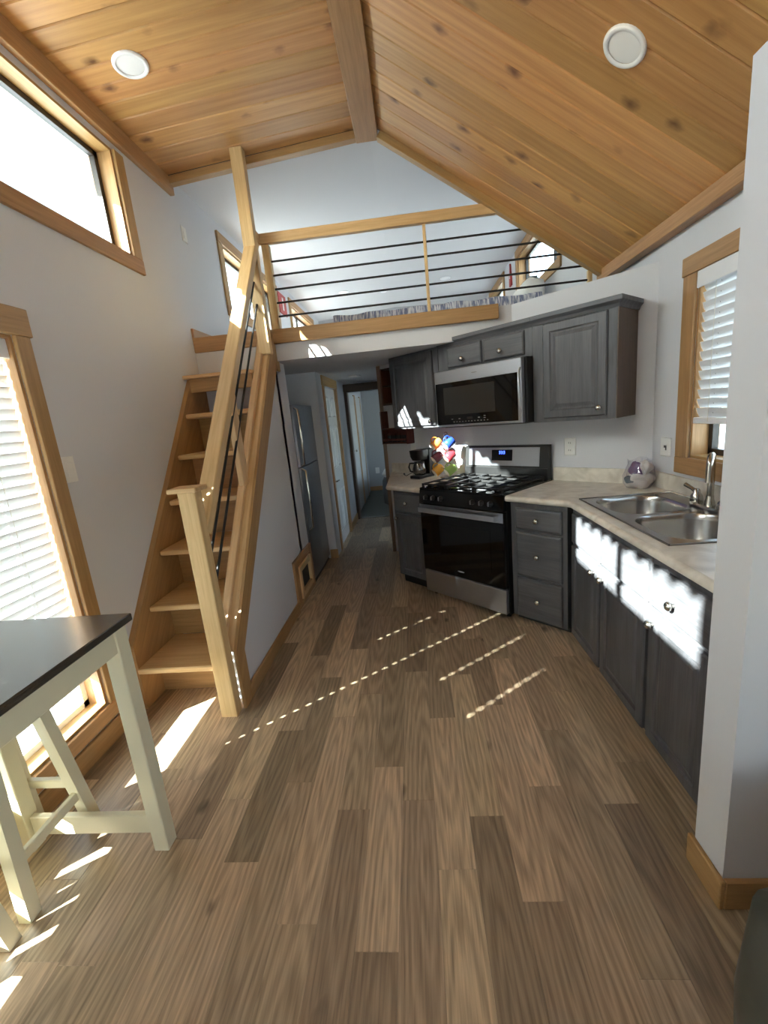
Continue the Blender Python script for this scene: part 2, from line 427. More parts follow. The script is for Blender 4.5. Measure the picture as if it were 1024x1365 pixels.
# ------------------------------------------------------------------ main dimensions
XL, XR = -1.646, 1.477           # inner faces of the long walls
XS = -1.04                       # face of the stair wall towards the passage
YB, YL, YE = -3.2, 3.53, 8.75    # rear wall, loft edge, far end
HALL_Z = 1.975; LOFT_Z = 2.19
TH = 0.14
def zl(x): return 3.30 + 0.076 * (x - XL)          # wood ceiling, left pitch
def zr(x): return 3.38 - 0.687 * (x + 0.073)       # wood ceiling, right pitch
F45 = frame(1.477, 2.843, -45)   # local x runs along the angled kitchen wall, local y into it
FR = frame(XR, 0, -90)           # window wall: local x = -Y, local y = +X
FH = frame(XS, 0, 90)            # passage side: local x = +Y, front faces the passage

# ------------------------------------------------------------------ structure: walls
TR = (1.25, 2.86, 2.58, 3.16)          # clerestory openings in the left wall
TR2 = (-0.75, 0.50, 2.58, 3.16)
LW = (0.25, 1.83, 0.195, 1.955)         # tall window
LO1 = (4.36, 5.95, 2.62, 3.16); LO2 = (6.70, 8.1, 2.62, 3.16)
KW = (1.55, 2.47, 1.10, 2.03)          # window over the sink
RO1 = (4.60, 6.15, 2.76, 3.26); RO2 = (7.05, 8.10, 2.76, 3.26)
RW = (-2.3, -0.6, 0.85, 2.0)  # unseen side window behind the camera, added for ambient light
BW = (6.9, 8.3, 0.75, 1.80)            # unseen bedroom window, added so the bedroom is lit
BA = (4.75, 5.95, 0.85, 1.75)          # unseen bathroom window, added to light the passage door opposite
struct('wall_left', wall_grid(0, XL - TH, XL, YB, YE, 0, 3.46, [TR, TR2, LW, LO1, LO2]), 'paint', 'tall pale grey wall with clerestory and full-height window', 'wall')
struct('wall_right', wall_grid(0, XR, XR + TH, YB, YE, 0, 3.46, [KW, RO1, RO2, RW, BW, BA]), 'paint', 'pale grey wall with the window over the sink', 'wall')
struct('wall_rear', wall_grid(1, YB - TH, YB, XL - TH, XR + TH, 0, 3.5, [(-0.7, 0.7, 1.0, 2.0)]), 'paint', 'end wall of the living area with a window added for fill light', 'wall')
struct('wall_far', wall_grid(1, YE, YE + 0.1, XL - TH, XR + TH, 0, 3.5, []), 'wall_blue', 'blue-grey wall at the far end of the passage', 'wall')
k = 0.08 * 2 ** 0.5
mb = MB().prism([(1.477, 2.843), (-0.30, 4.62), (-0.30 + 0.11, 4.62 + 0.11), (1.477, 2.843 + 0.22)], 0, HALL_Z)
mb.prism([(1.477, 2.843), (0.79, 3.53), (1.477, 3.53)], HALL_Z, LOFT_Z)
struct('wall_kitchen', mb, 'paint', 'angled pale grey kitchen wall behind the range', 'wall')
struct('wall_stub', MB().box(0.78, XR, 1.04, 1.165, 0, 2.15), 'paint', 'short white wing wall at the end of the worktop', 'wall')
# stair side wall: cut to the slope of the stairs
capline = lambda y: 1.16 + 1.239 * (y - 2.679)       # top of the sloping cap
mb = MB().prism([(2.10, 0), (3.75, 0), (3.75, HALL_Z), (3.36, HALL_Z), (2.10, capline(2.10) - 0.06)], XS - 0.07, XS, axis=0)
struct('wall_stair', mb, 'paint', 'white wall enclosing the side of the stairs', 'wall')
struct('wall_fridge', MB().box(XL, -0.95, 4.53, 4.60, 0, HALL_Z), 'paint', 'wall return beyond the refrigerator', 'wall')
D1 = (4.87, 5.60, 0, 1.86)
struct('wall_hall_left', wall_grid(0, -1.03, -0.95, 4.60, 6.33, 0, HALL_Z, [D1]), 'paint', 'passage wall holding the white panelled door', 'wall')
struct('wall_hall_right', wall_grid(0, -0.33, -0.25, 4.66, 6.33, 0, HALL_Z, [(4.95, 5.70, 0, 1.86)]), 'paint', 'passage wall behind the angled kitchen wall', 'wall')  # opening added so daylight from the bathroom side reaches the passage door
struct('wall_doorway', wall_grid(1, 6.33, 6.42, XL, XR, 0, HALL_Z, [(-0.91, -0.34, 0, 1.85)]), 'paint', 'cross wall with the dark-cased bedroom doorway', 'wall')
struct('wall_bedroom', wall_grid(0, -1.06, -0.98, 6.42, YE, 0, HALL_Z, []), 'wall_blue', 'bedroom side wall beyond the dark doorway', 'wall')
struct('wall_gable', MB().prism([(-0.073, 3.37), (XR, zr(XR)), (XR, 3.46), (-0.073, 3.46)], YL, YL + 0.06, axis=1), 'ceil_white', 'white infill above the sloping wood ceiling at the loft', 'wall')

# floors
fl = struct('floor', MB().box(XL, XR, YB, 6.36, -0.06, -0.006), 'toe', 'brown oak-look plank floor', 'floor')
PW = 0.1255
joints = {-5: [1.935], -4: [1.439, 3.03], -3: [1.179, 1.829], -2: [2.265], -1: [0.989, 1.913, 2.572], 0: [1.378, 2.093], 1: [0.92, 1.584, 3.174],
          2: [1.414, 2.285], 3: [1.147, 1.88, 2.731], 4: [1.339, 2.235], 5: [1.049, 1.961, 2.625], 6: [1.464], 7: [1.768], 9: [2.369]}
rnd = random.Random(5)
for r in range(-10, 16):
    x0, x1 = -0.41 + r * PW, -0.41 + (r + 1) * PW
    x0, x1 = max(x0, XL), min(x1, XR)
    if x1 - x0 < 0.01: continue
    js = list(joints.get(r, [rnd.uniform(1.0, 1.9)]))
    while js[0] > -1.3: js.insert(0, js[0] - rnd.uniform(0.66, 0.95))
    js[0] = YB
    while js[-1] < 6.3: js.append(js[-1] + rnd.uniform(0.66, 0.95))
    js[-1] = 6.33
    if js[-1] - js[-2] < 0.15: js.pop(-2)
    for a, b in zip(js, js[1:]):
        cx = (x0 + x1) / 2
        if cx + a > 4.4 and cx > -0.3: continue
        L = b - a - 0.0004; w = x1 - x0 - 0.0004; c = 0.0006
        m_ = MB()
        lo = [(-L / 2, -w / 2), (L / 2, -w / 2), (L / 2, w / 2), (-L / 2, w / 2)]
        hi = [(-L / 2 + c, -w / 2 + c), (L / 2 - c, -w / 2 + c), (L / 2 - c, w / 2 - c), (-L / 2 + c, w / 2 - c)]
        m_.loops([[p + (-0.006,) for p in lo], [p + (-c,) for p in lo], [p + (0.0,) for p in hi]], False, True, smooth=False)
        m_.build('plank', 'oak_floor', fl, Matrix.Translation((cx, (a + b) / 2, 0)) @ Matrix.Rotation(PI / 2, 4, 'Z'))
struct('floor_bedroom', MB().box(XL, XR, 6.36, YE, -0.06, 0.004), 'carpet', 'grey bedroom carpet past the doorway', 'floor')
trim_n = [0]
def trim(mat, label, *b, c=0.003, cat='trim'):
    trim_n[0] += 1
    o = stick('trim_%d' % trim_n[0], mat, None, *b, c=c); return tag(o, label, cat, kind='structure')
trim('nickel', 'thin metal threshold strip between plank floor and carpet', -0.91, -0.34, 6.34, 6.375, 0.0, 0.008)
mb = MB().prism([(XL, YL), (0.79, YL), (XR, 2.85), (XR, YE), (XL, YE)], LOFT_Z - 0.02, LOFT_Z)
mb.prism([(XL, YL), (0.79, YL), (XR, YL), (XR, YE), (XL, YE)], HALL_Z, LOFT_Z - 0.02)
struct('floor_loft', mb, 'ceil_white', 'white loft platform forming the low passage ceiling', 'floor')

# ceilings
cl = struct('ceiling', MB().prism([(XL - TH, zl(XL - TH) + 0.03), (-0.17, zl(-0.17) + 0.03), (-0.17, 3.60), (XL - TH, 3.60)], YB - 0.1, YL, axis=1), 'toe', 'knotty pine board ceiling sloping gently to the ridge', 'ceiling')
cr_ = struct('ceiling_right', MB().prism([(-0.17, zr(-0.17) + 0.03), (XR + TH, zr(XR + TH) + 0.03), (XR + TH, 3.60), (-0.17, 3.60)], YB - 0.1, YL, axis=1), 'toe', 'knotty pine board ceiling falling steeply above the kitchen', 'ceiling')
def boards(parent, p_lo, p_hi, ys):
    """tongue-and-groove boards running up the slope, V-groove at each side"""
    p_lo, p_hi = Vector((p_lo[0], 0, p_lo[1])), Vector((p_hi[0], 0, p_hi[1]))
    d = (p_hi - p_lo); L = d.length; d.normalize()
    nrm = Vector((d.z, 0, -d.x))
    if nrm.z > 0: nrm = -nrm           # pointing down into the room
    yv = nrm.cross(d)
    ca = {}
    for a, b in zip(ys, ys[1:]):
        w = round(b - a, 4)
        if w not in ca:
            c = 0.004; h = w / 2 - 0.0024
            m_ = MB()
            lo = [(-L / 2, -h), (L / 2, -h), (L / 2, h), (-L / 2, h)]; hi = [(-L / 2, -h + c), (L / 2, -h + c), (L / 2, h - c), (-L / 2, h - c)]
            m_.loops([[p + (-0.02,) for p in lo], [p + (-c * 1.6,) for p in lo], [p + (0.0,) for p in hi]], True, True, smooth=False)
            ca[w] = m_.mesh('board')
        ctr = (p_lo + p_hi) / 2; ctr.y = (a + b) / 2
        R = Matrix((d, yv, nrm)).transposed().to_4x4()
        link('board', ca[w], 'pine_board', parent, Matrix.Translation(ctr) @ R)
ysl = [3.47]
for wd in (0.145, 0.145, 0.155, 0.145, 0.13, 0.12, 0.12, 0.12, 0.12): ysl.append(ysl[-1] - wd)
while ysl[-1] > YB: ysl.append(round(ysl[-1] - 0.13, 4))
ysl = sorted(ysl)
boards(cl, (XL - 0.02, zl(XL - 0.02)), (-0.16, zl(-0.16)), ysl)
ysr = [3.47]
while ysr[-1] > YB: ysr.append(round(ysr[-1] - 0.137, 4))
ysr = sorted(ysr)
boards(cr_, (-0.10, zr(-0.10)), (XR + 0.02, zr(XR + 0.02)), ysr)
mb = MB().prism([(XL, 3.335), (-0.155, 3.43), (XR, 3.36), (XR, 3.60), (XL, 3.60)], YL, YE, axis=1)
struct('ceiling_loft', mb, 'ceil_white', 'smooth white ceiling over the sleeping loft', 'ceiling')
trim('pine_trim', 'heavy pine ridge beam where the two ceiling slopes meet', -0.245, -0.09, YB, YL - 0.005, 3.352, 3.46)
trim('pine_trim', 'pine crown board along the top of the clerestory wall', XL, XL + 0.035, YB, YL - 0.01, 3.195, 3.305)
trim('pine_trim', 'pine crown board above the kitchen window wall', XR - 0.07, XR, YB, YL + 0.02, 2.27, 2.345)
def gtrim(label, xa, za, xb, zb):
    trim_n[0] += 1
    o = beam('trim_%d' % trim_n[0], 'pine_trim', None, (xa, YL - 0.035, za - 0.025), (xb, YL - 0.035, zb - 0.025), 0.06, 0.05, upv=(0, 0, 1))
    tag(o, label, 'trim', kind='structure')
gtrim('pine trim edging the gentle ceiling slope at the loft', XL + 0.03, zl(XL), -0.235, zl(-0.235))
gtrim('pine trim edging the steep ceiling slope at the loft', -0.085, zr(-0.085), XR - 0.05, zr(XR - 0.05))
struct('roof', MB().box(XL - 0.14, XR + 0.14, YB - 0.4, YE + 0.2, 3.60, 3.68), 'metal_roof', 'flat roof deck over the building', 'roof')
# corrugated metal eave whose wavy edge throws the scalloped shadow
mb = MB(); L0, L1 = [], []
yy = [YB - 0.4 + i * 0.015 for i in range(int((YE - YB + 0.6) / 0.015))]
top = [[], []]
for q, dz in ((0, 0.0), (1, 0.006)):
    for X, Zb in ((XL - TH, 3.38), (XL - TH - 0.40, 3.262)):
        top[q].append([(X, y, Zb + dz + 0.016 * math.sin(2 * PI * y / 0.12)) for y in yy])
mb.loops([top[0][0], top[0][1], top[1][1], top[1][0]], False, False, smooth=True, closed=False)
struct('roof_eave', mb, 'metal_roof', 'corrugated metal eave outside the clerestory', 'roof')
gx = MB().box(-40, 40, -40, 40, -0.75, -0.70)
struct('ground', gx, 'gravel', 'pale gravel ground outside', 'ground')

# loft edge: white fascia is the platform itself; pine beam on top
trim('pine_trim', 'pine edge beam along the loft floor under the railing', -1.075, 0.69, YL - 0.035, YL + 0.04, 2.10, 2.202)
trim('pine_trim', 'short pine edge board at the loft above the stairs', XL + 0.001, -1.08, YL - 0.07, YL, 2.09, 2.20)
tag(stick('baseboard_loft', 'pine_trim', None, XL, XL + 0.018, YL - 0.07, YE, 2.19, 2.27), 'pine baseboard on the loft side wall', 'baseboard', kind='structure')
trim('pine_trim', 'pine corner trim at the end of the stair wall by the loft', XS - 0.01, XS + 0.016, 3.50, 3.58, 1.90, 2.10)

# baseboards
def baseb(side, label, *b):
    tag(stick('baseboard_' + side, 'pine_trim', None, *b), label, 'baseboard', kind='structure')
baseb('left', 'pine baseboard under the tall window', XL, XL + 0.018, YB, 2.22, 0.0, 0.105)
baseb('stair', 'pine baseboard along the stair wall', XS, XS + 0.018, 2.10, 3.19, 0.0, 0.085)
baseb('stub_end', 'pine baseboard on the end of the wing wall', 0.765, 0.78, 1.025, 1.18, 0.0, 0.10)
baseb('stub', 'pine baseboard on the face of the wing wall', 0.78, XR, 1.025, 1.04, 0.0, 0.10)
baseb('fridge', 'pine baseboard on the wall return past the refrigerator', -1.02, -0.935, 4.515, 4.53, 0.0, 0.10)
baseb('hall', 'pine baseboard along the passage beyond the door', -0.95, -0.935, 5.70, 6.30, 0.0, 0.10)
baseb('far', 'pine baseboard on the blue-grey end wall', -0.98, XR, YE - 0.015, YE, 0.0, 0.09)

# ------------------------------------------------------------------ windows
win_n = [0]
def window(axis_x, out, wl, label, mullions=(), casing=0.085, trim_mat='pine_trim', head=0.0, head_over=0.0, sill_z=None, rails=(), sash='bronze', recess=0.10, top_casing=True):
    """window in a wall at x = axis_x; out = +1 / -1 towards the outside; wl = (y0, y1, z0, z1)"""
    win_n[0] += 1
    y0, y1, z0, z1 = wl
    w = thing('window_%d' % win_n[0], label, 'window', (axis_x, (y0 + y1) / 2, z0), kind='structure')
    xi = axis_x - out * 0.018           # room side face of the casing
    xo = axis_x + out * TH
    R = lambda *b: stick('jamb', trim_mat, w, *b, c=0.001)
    R(axis_x, xo, y0, y1, z0 - 0.001, z0 + 0.015); R(axis_x, xo, y0, y1, z1 - 0.015, z1 + 0.001)
    R(axis_x, xo, y0 - 0.001, y0 + 0.015, z0, z1); R(axis_x, xo, y1 - 0.015, y1 + 0.001, z0, z1)
    cs = casing
    C = lambda *b: stick('casing', trim_mat, w, *b)
    C(xi, axis_x, y0 - cs, y0, z0, z1); C(xi, axis_x, y1, y1 + cs, z0, z1)
    if top_casing:
        C(xi - out * 0.004, axis_x, y0 - cs - head_over, y1 + cs + head_over, z1, z1 + (head or cs))
    C(xi - out * 0.002, axis_x, y0 - cs, y1 + cs, z0 - (sill_z or cs), z0)
    xg = axis_x + out * recess
    f = MB(); s = 0.032
    f.box(xg - 0.016, xg + 0.016, y0 + 0.014, y1 - 0.014, z0 + 0.014, z0 + 0.014 + s); f.box(xg - 0.016, xg + 0.016, y0 + 0.014, y1 - 0.014, z1 - 0.014 - s, z1 - 0.014)
    f.box(xg - 0.016, xg + 0.016, y0 + 0.014, y0 + 0.014 + s, z0, z1); f.box(xg - 0.016, xg + 0.016, y1 - 0.014 - s, y1 - 0.014, z0, z1)
    f.build('sash', sash, w)
    edges = [y0 + 0.03] + list(mullions) + [y1 - 0.03]
    for m in mullions: stick('mullion', sash, w, xg - 0.015, xg + 0.015, m - 0.018, m + 0.018, z0 + 0.03, z1 - 0.03)
    for m in rails: stick('rail', sash, w, xg - 0.013, xg + 0.013, y0 + 0.03, y1 - 0.03, m - 0.014, m + 0.014)
    for a, b in zip(edges, edges[1:]):
        MB().box(xg - 0.002, xg + 0.002, a, b, z0 + 0.03, z1 - 0.03).build('pane', 'pane', w)
    return w
window(XL, -1, TR, 'clerestory window high under the pine ceiling by the stairs', mullions=(1.985,), top_casing=False)
window(XL, -1, TR2, 'clerestory window of the living area', mullions=(-0.12,), top_casing=False)
window(XL, -1, LW, 'tall pine-cased window behind the dining table', mullions=(1.04,), casing=0.078, head=0.115, head_over=0.012, sill_z=0.075, rails=(0.42,), sash='vinyl')
window(XL, -1, LO1, 'low loft window nearest the stair rail', mullions=(5.15,), casing=0.09)
window(XL, -1, LO2, 'low loft window past the red ornament', mullions=(7.4,), casing=0.09)
window(XR, 1, KW, 'pine-cased window over the sink with a raised blind', mullions=(2.01,), casing=0.105, head=0.09, head_over=0.008, sill_z=0.09)
window(XR, 1, RO1, 'loft window on the kitchen side with sunlit reveal', mullions=(5.0,), casing=0.09)
window(XR, 1, RO2, 'farther loft window on the kitchen side', casing=0.08)
window(XR, 1, RW, 'unseen side window added to light the living area', mullions=(-1.45,), casing=0.08)
window(XR, 1, BW, 'unseen side window added to light the bedroom', mullions=(7.6,), casing=0.08)
window(XR, 1, BA, 'unseen window added to light the passage door opposite', mullions=(5.35,), casing=0.08)
win_n[0] += 1
rw = thing('window_%d' % win_n[0], 'unseen end window added for fill light in the living area', 'window', (0, YB, 1.0), kind='structure')  # out of view behind the camera, added as a source of fill light
for a, b in ((-0.7, 0.0), (0.0, 0.7)):
    m_ = MB(); m_.box(a, a + 0.03, YB - 0.09, YB - 0.05, 1.0, 2.0); m_.box(b - 0.03, b, YB - 0.09, YB - 0.05, 1.0, 2.0)
    m_.box(a, b, YB - 0.09, YB - 0.05, 1.0, 1.04); m_.box(a, b, YB - 0.09, YB - 0.05, 1.96, 2.0); m_.build('sash', 'bronze', rw)
    MB().box(a + 0.02, b - 0.02, YB - 0.072, YB - 0.068, 1.02, 1.98).build('pane', 'pane', rw)

# ------------------------------------------------------------------ more helpers
def grain_build(mb, name, mat, parent, d, M0=None):
    """build with the object's local X along d (so that grain runs along d)"""
    F = M0 or (WM.get(('F', parent.name), I4) if parent is not None else I4)
    d = Vector(d).normalized(); o = Vector((0, 0, 1)) if abs(d.z) < 0.9 else Vector((1, 0, 0))
    y = o.cross(d).normalized(); z = d.cross(y)
    R = Matrix((d, y, z)).transposed().to_4x4()
    c = Vector((0, 0, 0))
    for v in mb.v: c += Vector(v)
    c /= max(1, len(mb.v))
    M = Matrix.Translation(c) @ R; Mi = M.inverted()
    mb.v = [tuple(Mi @ Vector(v)) for v in mb.v]
    return mb.build(name, mat, parent, F @ M)
PANEL = [(0, 0), (0, 0.012), (0.006, 0.019), (0.048, 0.019), (0.053, 0.014), (0.058, 0.011), (0.066, 0.011), (0.088, 0.018), (0.092, 0.018)]
SLAB = [(0, 0), (0, 0.010), (0.004, 0.015), (0.012, 0.019), (0.014, 0.019)]
def front(parent, kind, x0, x1, z0, z1, y, knob=None, mat='cab_oak'):
    st = PANEL if kind == 'door' else SLAB
    m_ = MB().rect_steps(x0, x1, z0, z1, st, y)
    d = grain_build(m_, 'door' if kind == 'door' else 'drawer_front', mat, parent, (0, 0, 1) if kind == 'door' else (1, 0, 0))
    if knob:
        F = WM['F', parent.name]
        k_ = MB().lathe([(0.008, 0.0), (0.007, -0.012), (0.010, -0.014), (0.0175, -0.020), (0.0175, -0.027), (0.011, -0.033), (0.002, -0.035)], (knob[0], y - 0.018, knob[1]), 14, 'y')
        k_.build('knob', 'nickel', d, F)
    return d
def rrect(x0, x1, y0, y1, r, n=6):
    pts = []
    for cx, cy, a in ((x1 - r, y1 - r, 0), (x0 + r, y1 - r, 90), (x0 + r, y0 + r, 180), (x1 - r, y0 + r, 270)):
        for i in range(n + 1):
            t = math.radians(a + 90 * i / n); pts.append((cx + r * math.cos(t), cy + r * math.sin(t)))
    return pts
def blob(c, r, seed, bump=0.18, n=14, m=9, flat=0.0):
    rd = random.Random(seed); ph = [(rd.uniform(0, 6.28), rd.uniform(0, 6.28)) for _ in range(4)]
    L = []
    for j in range(m + 1):
        t = -PI / 2 + PI * (0.02 + 0.96 * j / m); lp = []
        for i in range(n):
            a = 2 * PI * i / n
            k = 1 + bump * (math.sin(3 * a + ph[0][0] + 2 * t) * 0.5 + math.sin(5 * a - 3 * t + ph[1][0]) * 0.3 + math.sin(4 * t + ph[2][1] + a) * 0.4)
            z = r[2] * math.sin(t) * k
            z = max(z, -r[2] * (1 - flat))
            lp.append((c[0] + r[0] * math.cos(t) * math.cos(a) * k, c[1] + r[1] * math.cos(t) * math.sin(a) * k, c[2] + z))
        L.append(lp)
    return MB().loops(L, True, True)

# ------------------------------------------------------------------ blinds
def slat_mesh(length, width, holes, hl=0.012, hw=0.008, crown=0.0025):
    xs = [-length / 2]
    for h in holes: xs += [h - hw / 2, h + hw / 2]
    xs.append(length / 2)
    ys = [-width / 2, -hl / 2, hl / 2, width / 2]
    zz = lambda y: crown * (1 - (2 * y / width) ** 2)
    m_ = MB(); vs = [(x, y, zz(y)) for x in xs for y in ys]; fs = []
    for i in range(len(xs) - 1):
        for j in range(3):
            if i % 2 == 1 and j == 1: continue
            a = i * 4 + j; fs.append([a, a + 4, a + 5, a + 1])
    m_.add(vs, fs, True)
    return m_.mesh('slat')
def blind(label, cat, x, room, y0, y1, zt, zb, pitch, tilt, hole_y, group=None, cords=(), tilt_sign=1):
    """venetian blind hanging at x; room = +1 when the room lies towards +x"""
    b = thing('venetian_blind', label, cat, (x, (y0 + y1) / 2, zt))
    c = (y0 + y1) / 2; L = y1 - y0
    stick('headrail', 'vinyl', b, x - 0.026, x + 0.026, y0, y1, zt - 0.045, zt)
    stick('valance', 'vinyl', b, x + room * 0.028, x + room * 0.036, y0 - 0.004, y1 + 0.004, zt - 0.075, zt + 0.004)
    # slat local x runs along world y; local y tilts between outside and room
    me = slat_mesh(L - 0.012, 0.050, [h - c for h in hole_y], *((0.012, 0.008) if room > 0 else (0.006, 0.003)))
    t = math.radians(tilt) * tilt_sign
    yv = Vector((-room * math.cos(t), 0, -math.sin(t))); xv = Vector((0, 1, 0)); zv = xv.cross(yv)
    R = Matrix((xv, yv, zv)).transposed().to_4x4()
    z = zt - 0.075; n = 0
    while z > zb + 0.022:
        link('slat', me, 'vinyl_slat', b, Matrix.Translation((x, c, z)) @ R); z -= pitch
    stick('bottom_rail', 'vinyl', b, x - 0.024, x + 0.024, y0 + 0.006, y1 - 0.006, zb, zb + (0.02 if room > 0 else 0.03))
    for h in hole_y:
        for s in (-1, 1):
            MB().tube([(x + s * 0.026, h, zt - 0.05), (x + s * 0.026, h, zb + 0.01)], 0.0011, 5).build('ladder_cord', 'cord', b)
    for h, dz in cords:
        m_ = MB().tube([(x + room * 0.04, h, zt - 0.06), (x + room * 0.042, h + 0.006, (zt + dz) / 2), (x + room * 0.042, h, dz)], 0.0035, 6)
        m_.build('tilt_wand', 'cord', b)
    return b
blind('white slatted blind drawn down the tall window by the table', 'blind', XL - 0.048, 1, LW[0] + 0.02, LW[1] - 0.02, LW[3] - 0.02, 0.372, 0.0455, 76, (0.43, 0.83, 1.23, 1.63))
blind('white slatted blind part raised over the sink', 'blind', XR + 0.02, -1, KW[0] + 0.012, KW[1] - 0.012, KW[3] - 0.005, 1.285, 0.047, 68, (1.70, 2.01, 2.33), tilt_sign=1)

# ------------------------------------------------------------------ stairs
st = thing('loft_stairs', 'steep pine staircase climbing along the wall to the loft', 'stairs', (-1.35, 2.0, 0))
struct('wall_understair', MB().box(XL, XS, 3.47, 3.528, 0, 2.088), 'paint', 'white wall behind the top of the stairs', 'wall')
fl_ = lambda y: 0.426 + 1.228 * (y - 2.076)
grain_build(MB().prism([(2.045, 0.0), (2.045, fl_(2.045)), (3.26, fl_(3.26)), (3.465, fl_(3.26)), (3.465, 1.55), (2.36, 0.0)], XL + 0.001, XL + 0.035, axis=0), 'stringer', 'pine_trim', st, (0, 0.63, 0.776))
grain_build(MB().prism([(2.12, 0.0), (2.12, fl_(2.12) - 0.1), (3.30, fl_(3.30) - 0.12), (3.465, 1.78), (3.465, 1.55), (2.40, 0.0)], XS - 0.095, XS - 0.071, axis=0), 'stringer', 'pine_trim', st, (0, 0.63, 0.776))
for k_ in range(6):
    z = 0.255 + 0.273 * k_; y = 2.03 + 0.2075 * k_
    stick('tread', 'pine_rail', st, XL + 0.036, XS - 0.096, y, y + 0.40 if k_ < 5 else y + 0.40, z - 0.032, z, c=0.006, grain='x')
    stick('riser', 'pine_trim', st, XL + 0.036, XS - 0.096, y + 0.19, y + 0.205, (z - 0.273 if k_ else 0.0), z - 0.032, c=0.001, grain='x')
stick('tread', 'pine_rail', st, XL + 0.002, XS - 0.096, 3.185, 3.469, 1.872, 1.897, c=0.005, grain='x')
stick('fascia', 'pine_trim', st, XL + 0.036, XS - 0.096, 3.215, 3.235, 1.775, 1.872, grain='x')
# skirt board and sloping cap of the stair wall
sk = MB().prism([(2.016, 0), (2.115, 0), (2.115, 0.30), (3.50, 1.935), (3.50, capline(3.50) - 0.002), (2.016, capline(2.016))], XS, XS + 0.016, axis=0)
grain_build(sk, 'skirt_board', 'pine_trim', st, (0, 0.628, 0.778))
d_ = Vector((0, 1, 1.239)).normalized(); nv = Vector((0, -d_.z, d_.y))
a_ = Vector((-1.09, 2.02, capline(2.02))); b_ = Vector((-1.09, 3.46, capline(3.46)))
beam('cap_board', 'pine_rail', st, a_ - nv * 0.012, b_ - nv * 0.012, 0.10, 0.024, upv=nv)

sr = thing('stair_railing', 'pine stair handrail with square newel and black rods', 'railing', (-1.09, 1.98, 0))
stick('newel_post', 'pine_rail', sr, -1.135, -1.047, 1.945, 2.012, 0.0, 1.215, c=0.004)
stick('newel_cap', 'pine_rail', sr, -1.172, -1.030, 1.922, 2.045, 1.215, 1.238, c=0.004)
dh = Vector((0.036, 1.39, 1.783)).normalized(); nh = Vector((0, -dh.z, dh.y)).normalized()
p0 = Vector((-1.092, 1.995, 1.015)); p1 = Vector((-1.053, 3.385, 2.798))
beam('handrail', 'pine_rail', sr, p0 - nh * 0.03, p1 - nh * 0.03, 0.085, 0.06, upv=nh, c=0.005)
stick('top_post', 'pine_rail', sr, -1.097, -1.010, 3.335, 3.400, capline(3.37) - 0.01, zl(-1.06) - 0.002, c=0.004)
for yo in (2.325, 2.440):
    f_ = lambda y: 1.2 + 1.283 * (y - yo)
    MB().tube([(-1.09, 2.012, f_(2.012)), (-1.06, 3.336, f_(3.336))], 0.0075, 8).build('rod', 'black_metal', sr)
beam('bottom_rail', 'pine_rail', sr, a_ + nv * 0.016 + Vector((-0.01, 0, 0)), b_ + nv * 0.016 + Vector((-0.01, -0.10, -0.124)), 0.04, 0.030, upv=nv)
stick('baluster', 'pine_rail', sr, -1.108, -1.072, 2.60, 2.69, capline(2.645) + 0.02, 1.72, c=0.004)

lr = thing('loft_railing', 'pine loft balustrade with five thin black rods', 'railing', (0, YL, LOFT_Z + 0.012))
stick('top_rail', 'pine_rail', lr, -1.03, 0.70, YL - 0.03, YL + 0.012, 2.796, 2.868, c=0.004)
stick('side_rail', 'pine_rail', lr, -1.062, -1.022, 3.402, YL + 0.01, 2.80, 2.868, c=0.004)
stick('end_post', 'pine_rail', lr, -1.020, -0.965, YL - 0.022, YL + 0.035, 2.203, 2.796, c=0.004)
stick('baluster', 'pine_rail', lr, 0.174, 0.196, YL - 0.018, YL + 0.018, 2.203, 2.796, c=0.003)
stick('end_post', 'pine_rail', lr, 1.335, 1.365, YL - 0.015, YL + 0.015, LOFT_Z, 2.36, c=0.003)
for z in (2.682, 2.586, 2.490, 2.394, 2.297):
    xe = min(1.337, (3.38 - (z + 0.02)) / 0.687 - 0.073 - 0.01)
    MB().tube([(-0.975, YL + 0.003, z), (xe, YL + 0.003, z)], 0.0075, 8).build('rod', 'black_metal', lr)

# ------------------------------------------------------------------ kitchen: cabinets
def cabinet(name, label, F, x0, x1, d, z0, z1, fronts, group, side=None, toe=0.0, poly=None, low=0.0):
    c_ = thing(name, label, 'cabinet', ((x0 + x1) / 2, -d / 2, z0), F, group)
    b = MB()
    if poly: b.prism(poly, z0 + toe, z1)
    elif low:            # open top behind the face frame, for the sink bowls
        b.box(x0, x1, -d, -0.001, z0 + toe, low); b.box(x0, x1, -d, -d + 0.03, low, z1)
    else: b.box(x0, x1, -d, -0.001, z0 + toe, z1)
    grain_build(b, 'body', 'cab_oak', c_, (0, 0, 1))
    if toe:
        (MB().prism([(p[0] * 0.99 + 0.01 * (x0 + x1) / 2, p[1] + 0.05 if p[1] < -0.3 else p[1]) for p in poly], z0, z0 + toe) if poly else MB().box(x0 + 0.004, x1 - 0.004, -d + 0.05, -0.02, z0, z0 + toe)).build('toe_kick', 'toe', c_)
    if side == 'r': grain_build(MB().box(x1, x1 + 0.006, -d + 0.002, -0.001, z0, z1), 'end_panel', 'cab_side', c_, (0, 0, 1))
    for f in fronts: front(c_, f[0], f[1], f[2], f[3], f[4], -d, f[5] if len(f) > 5 else None)
    return c_
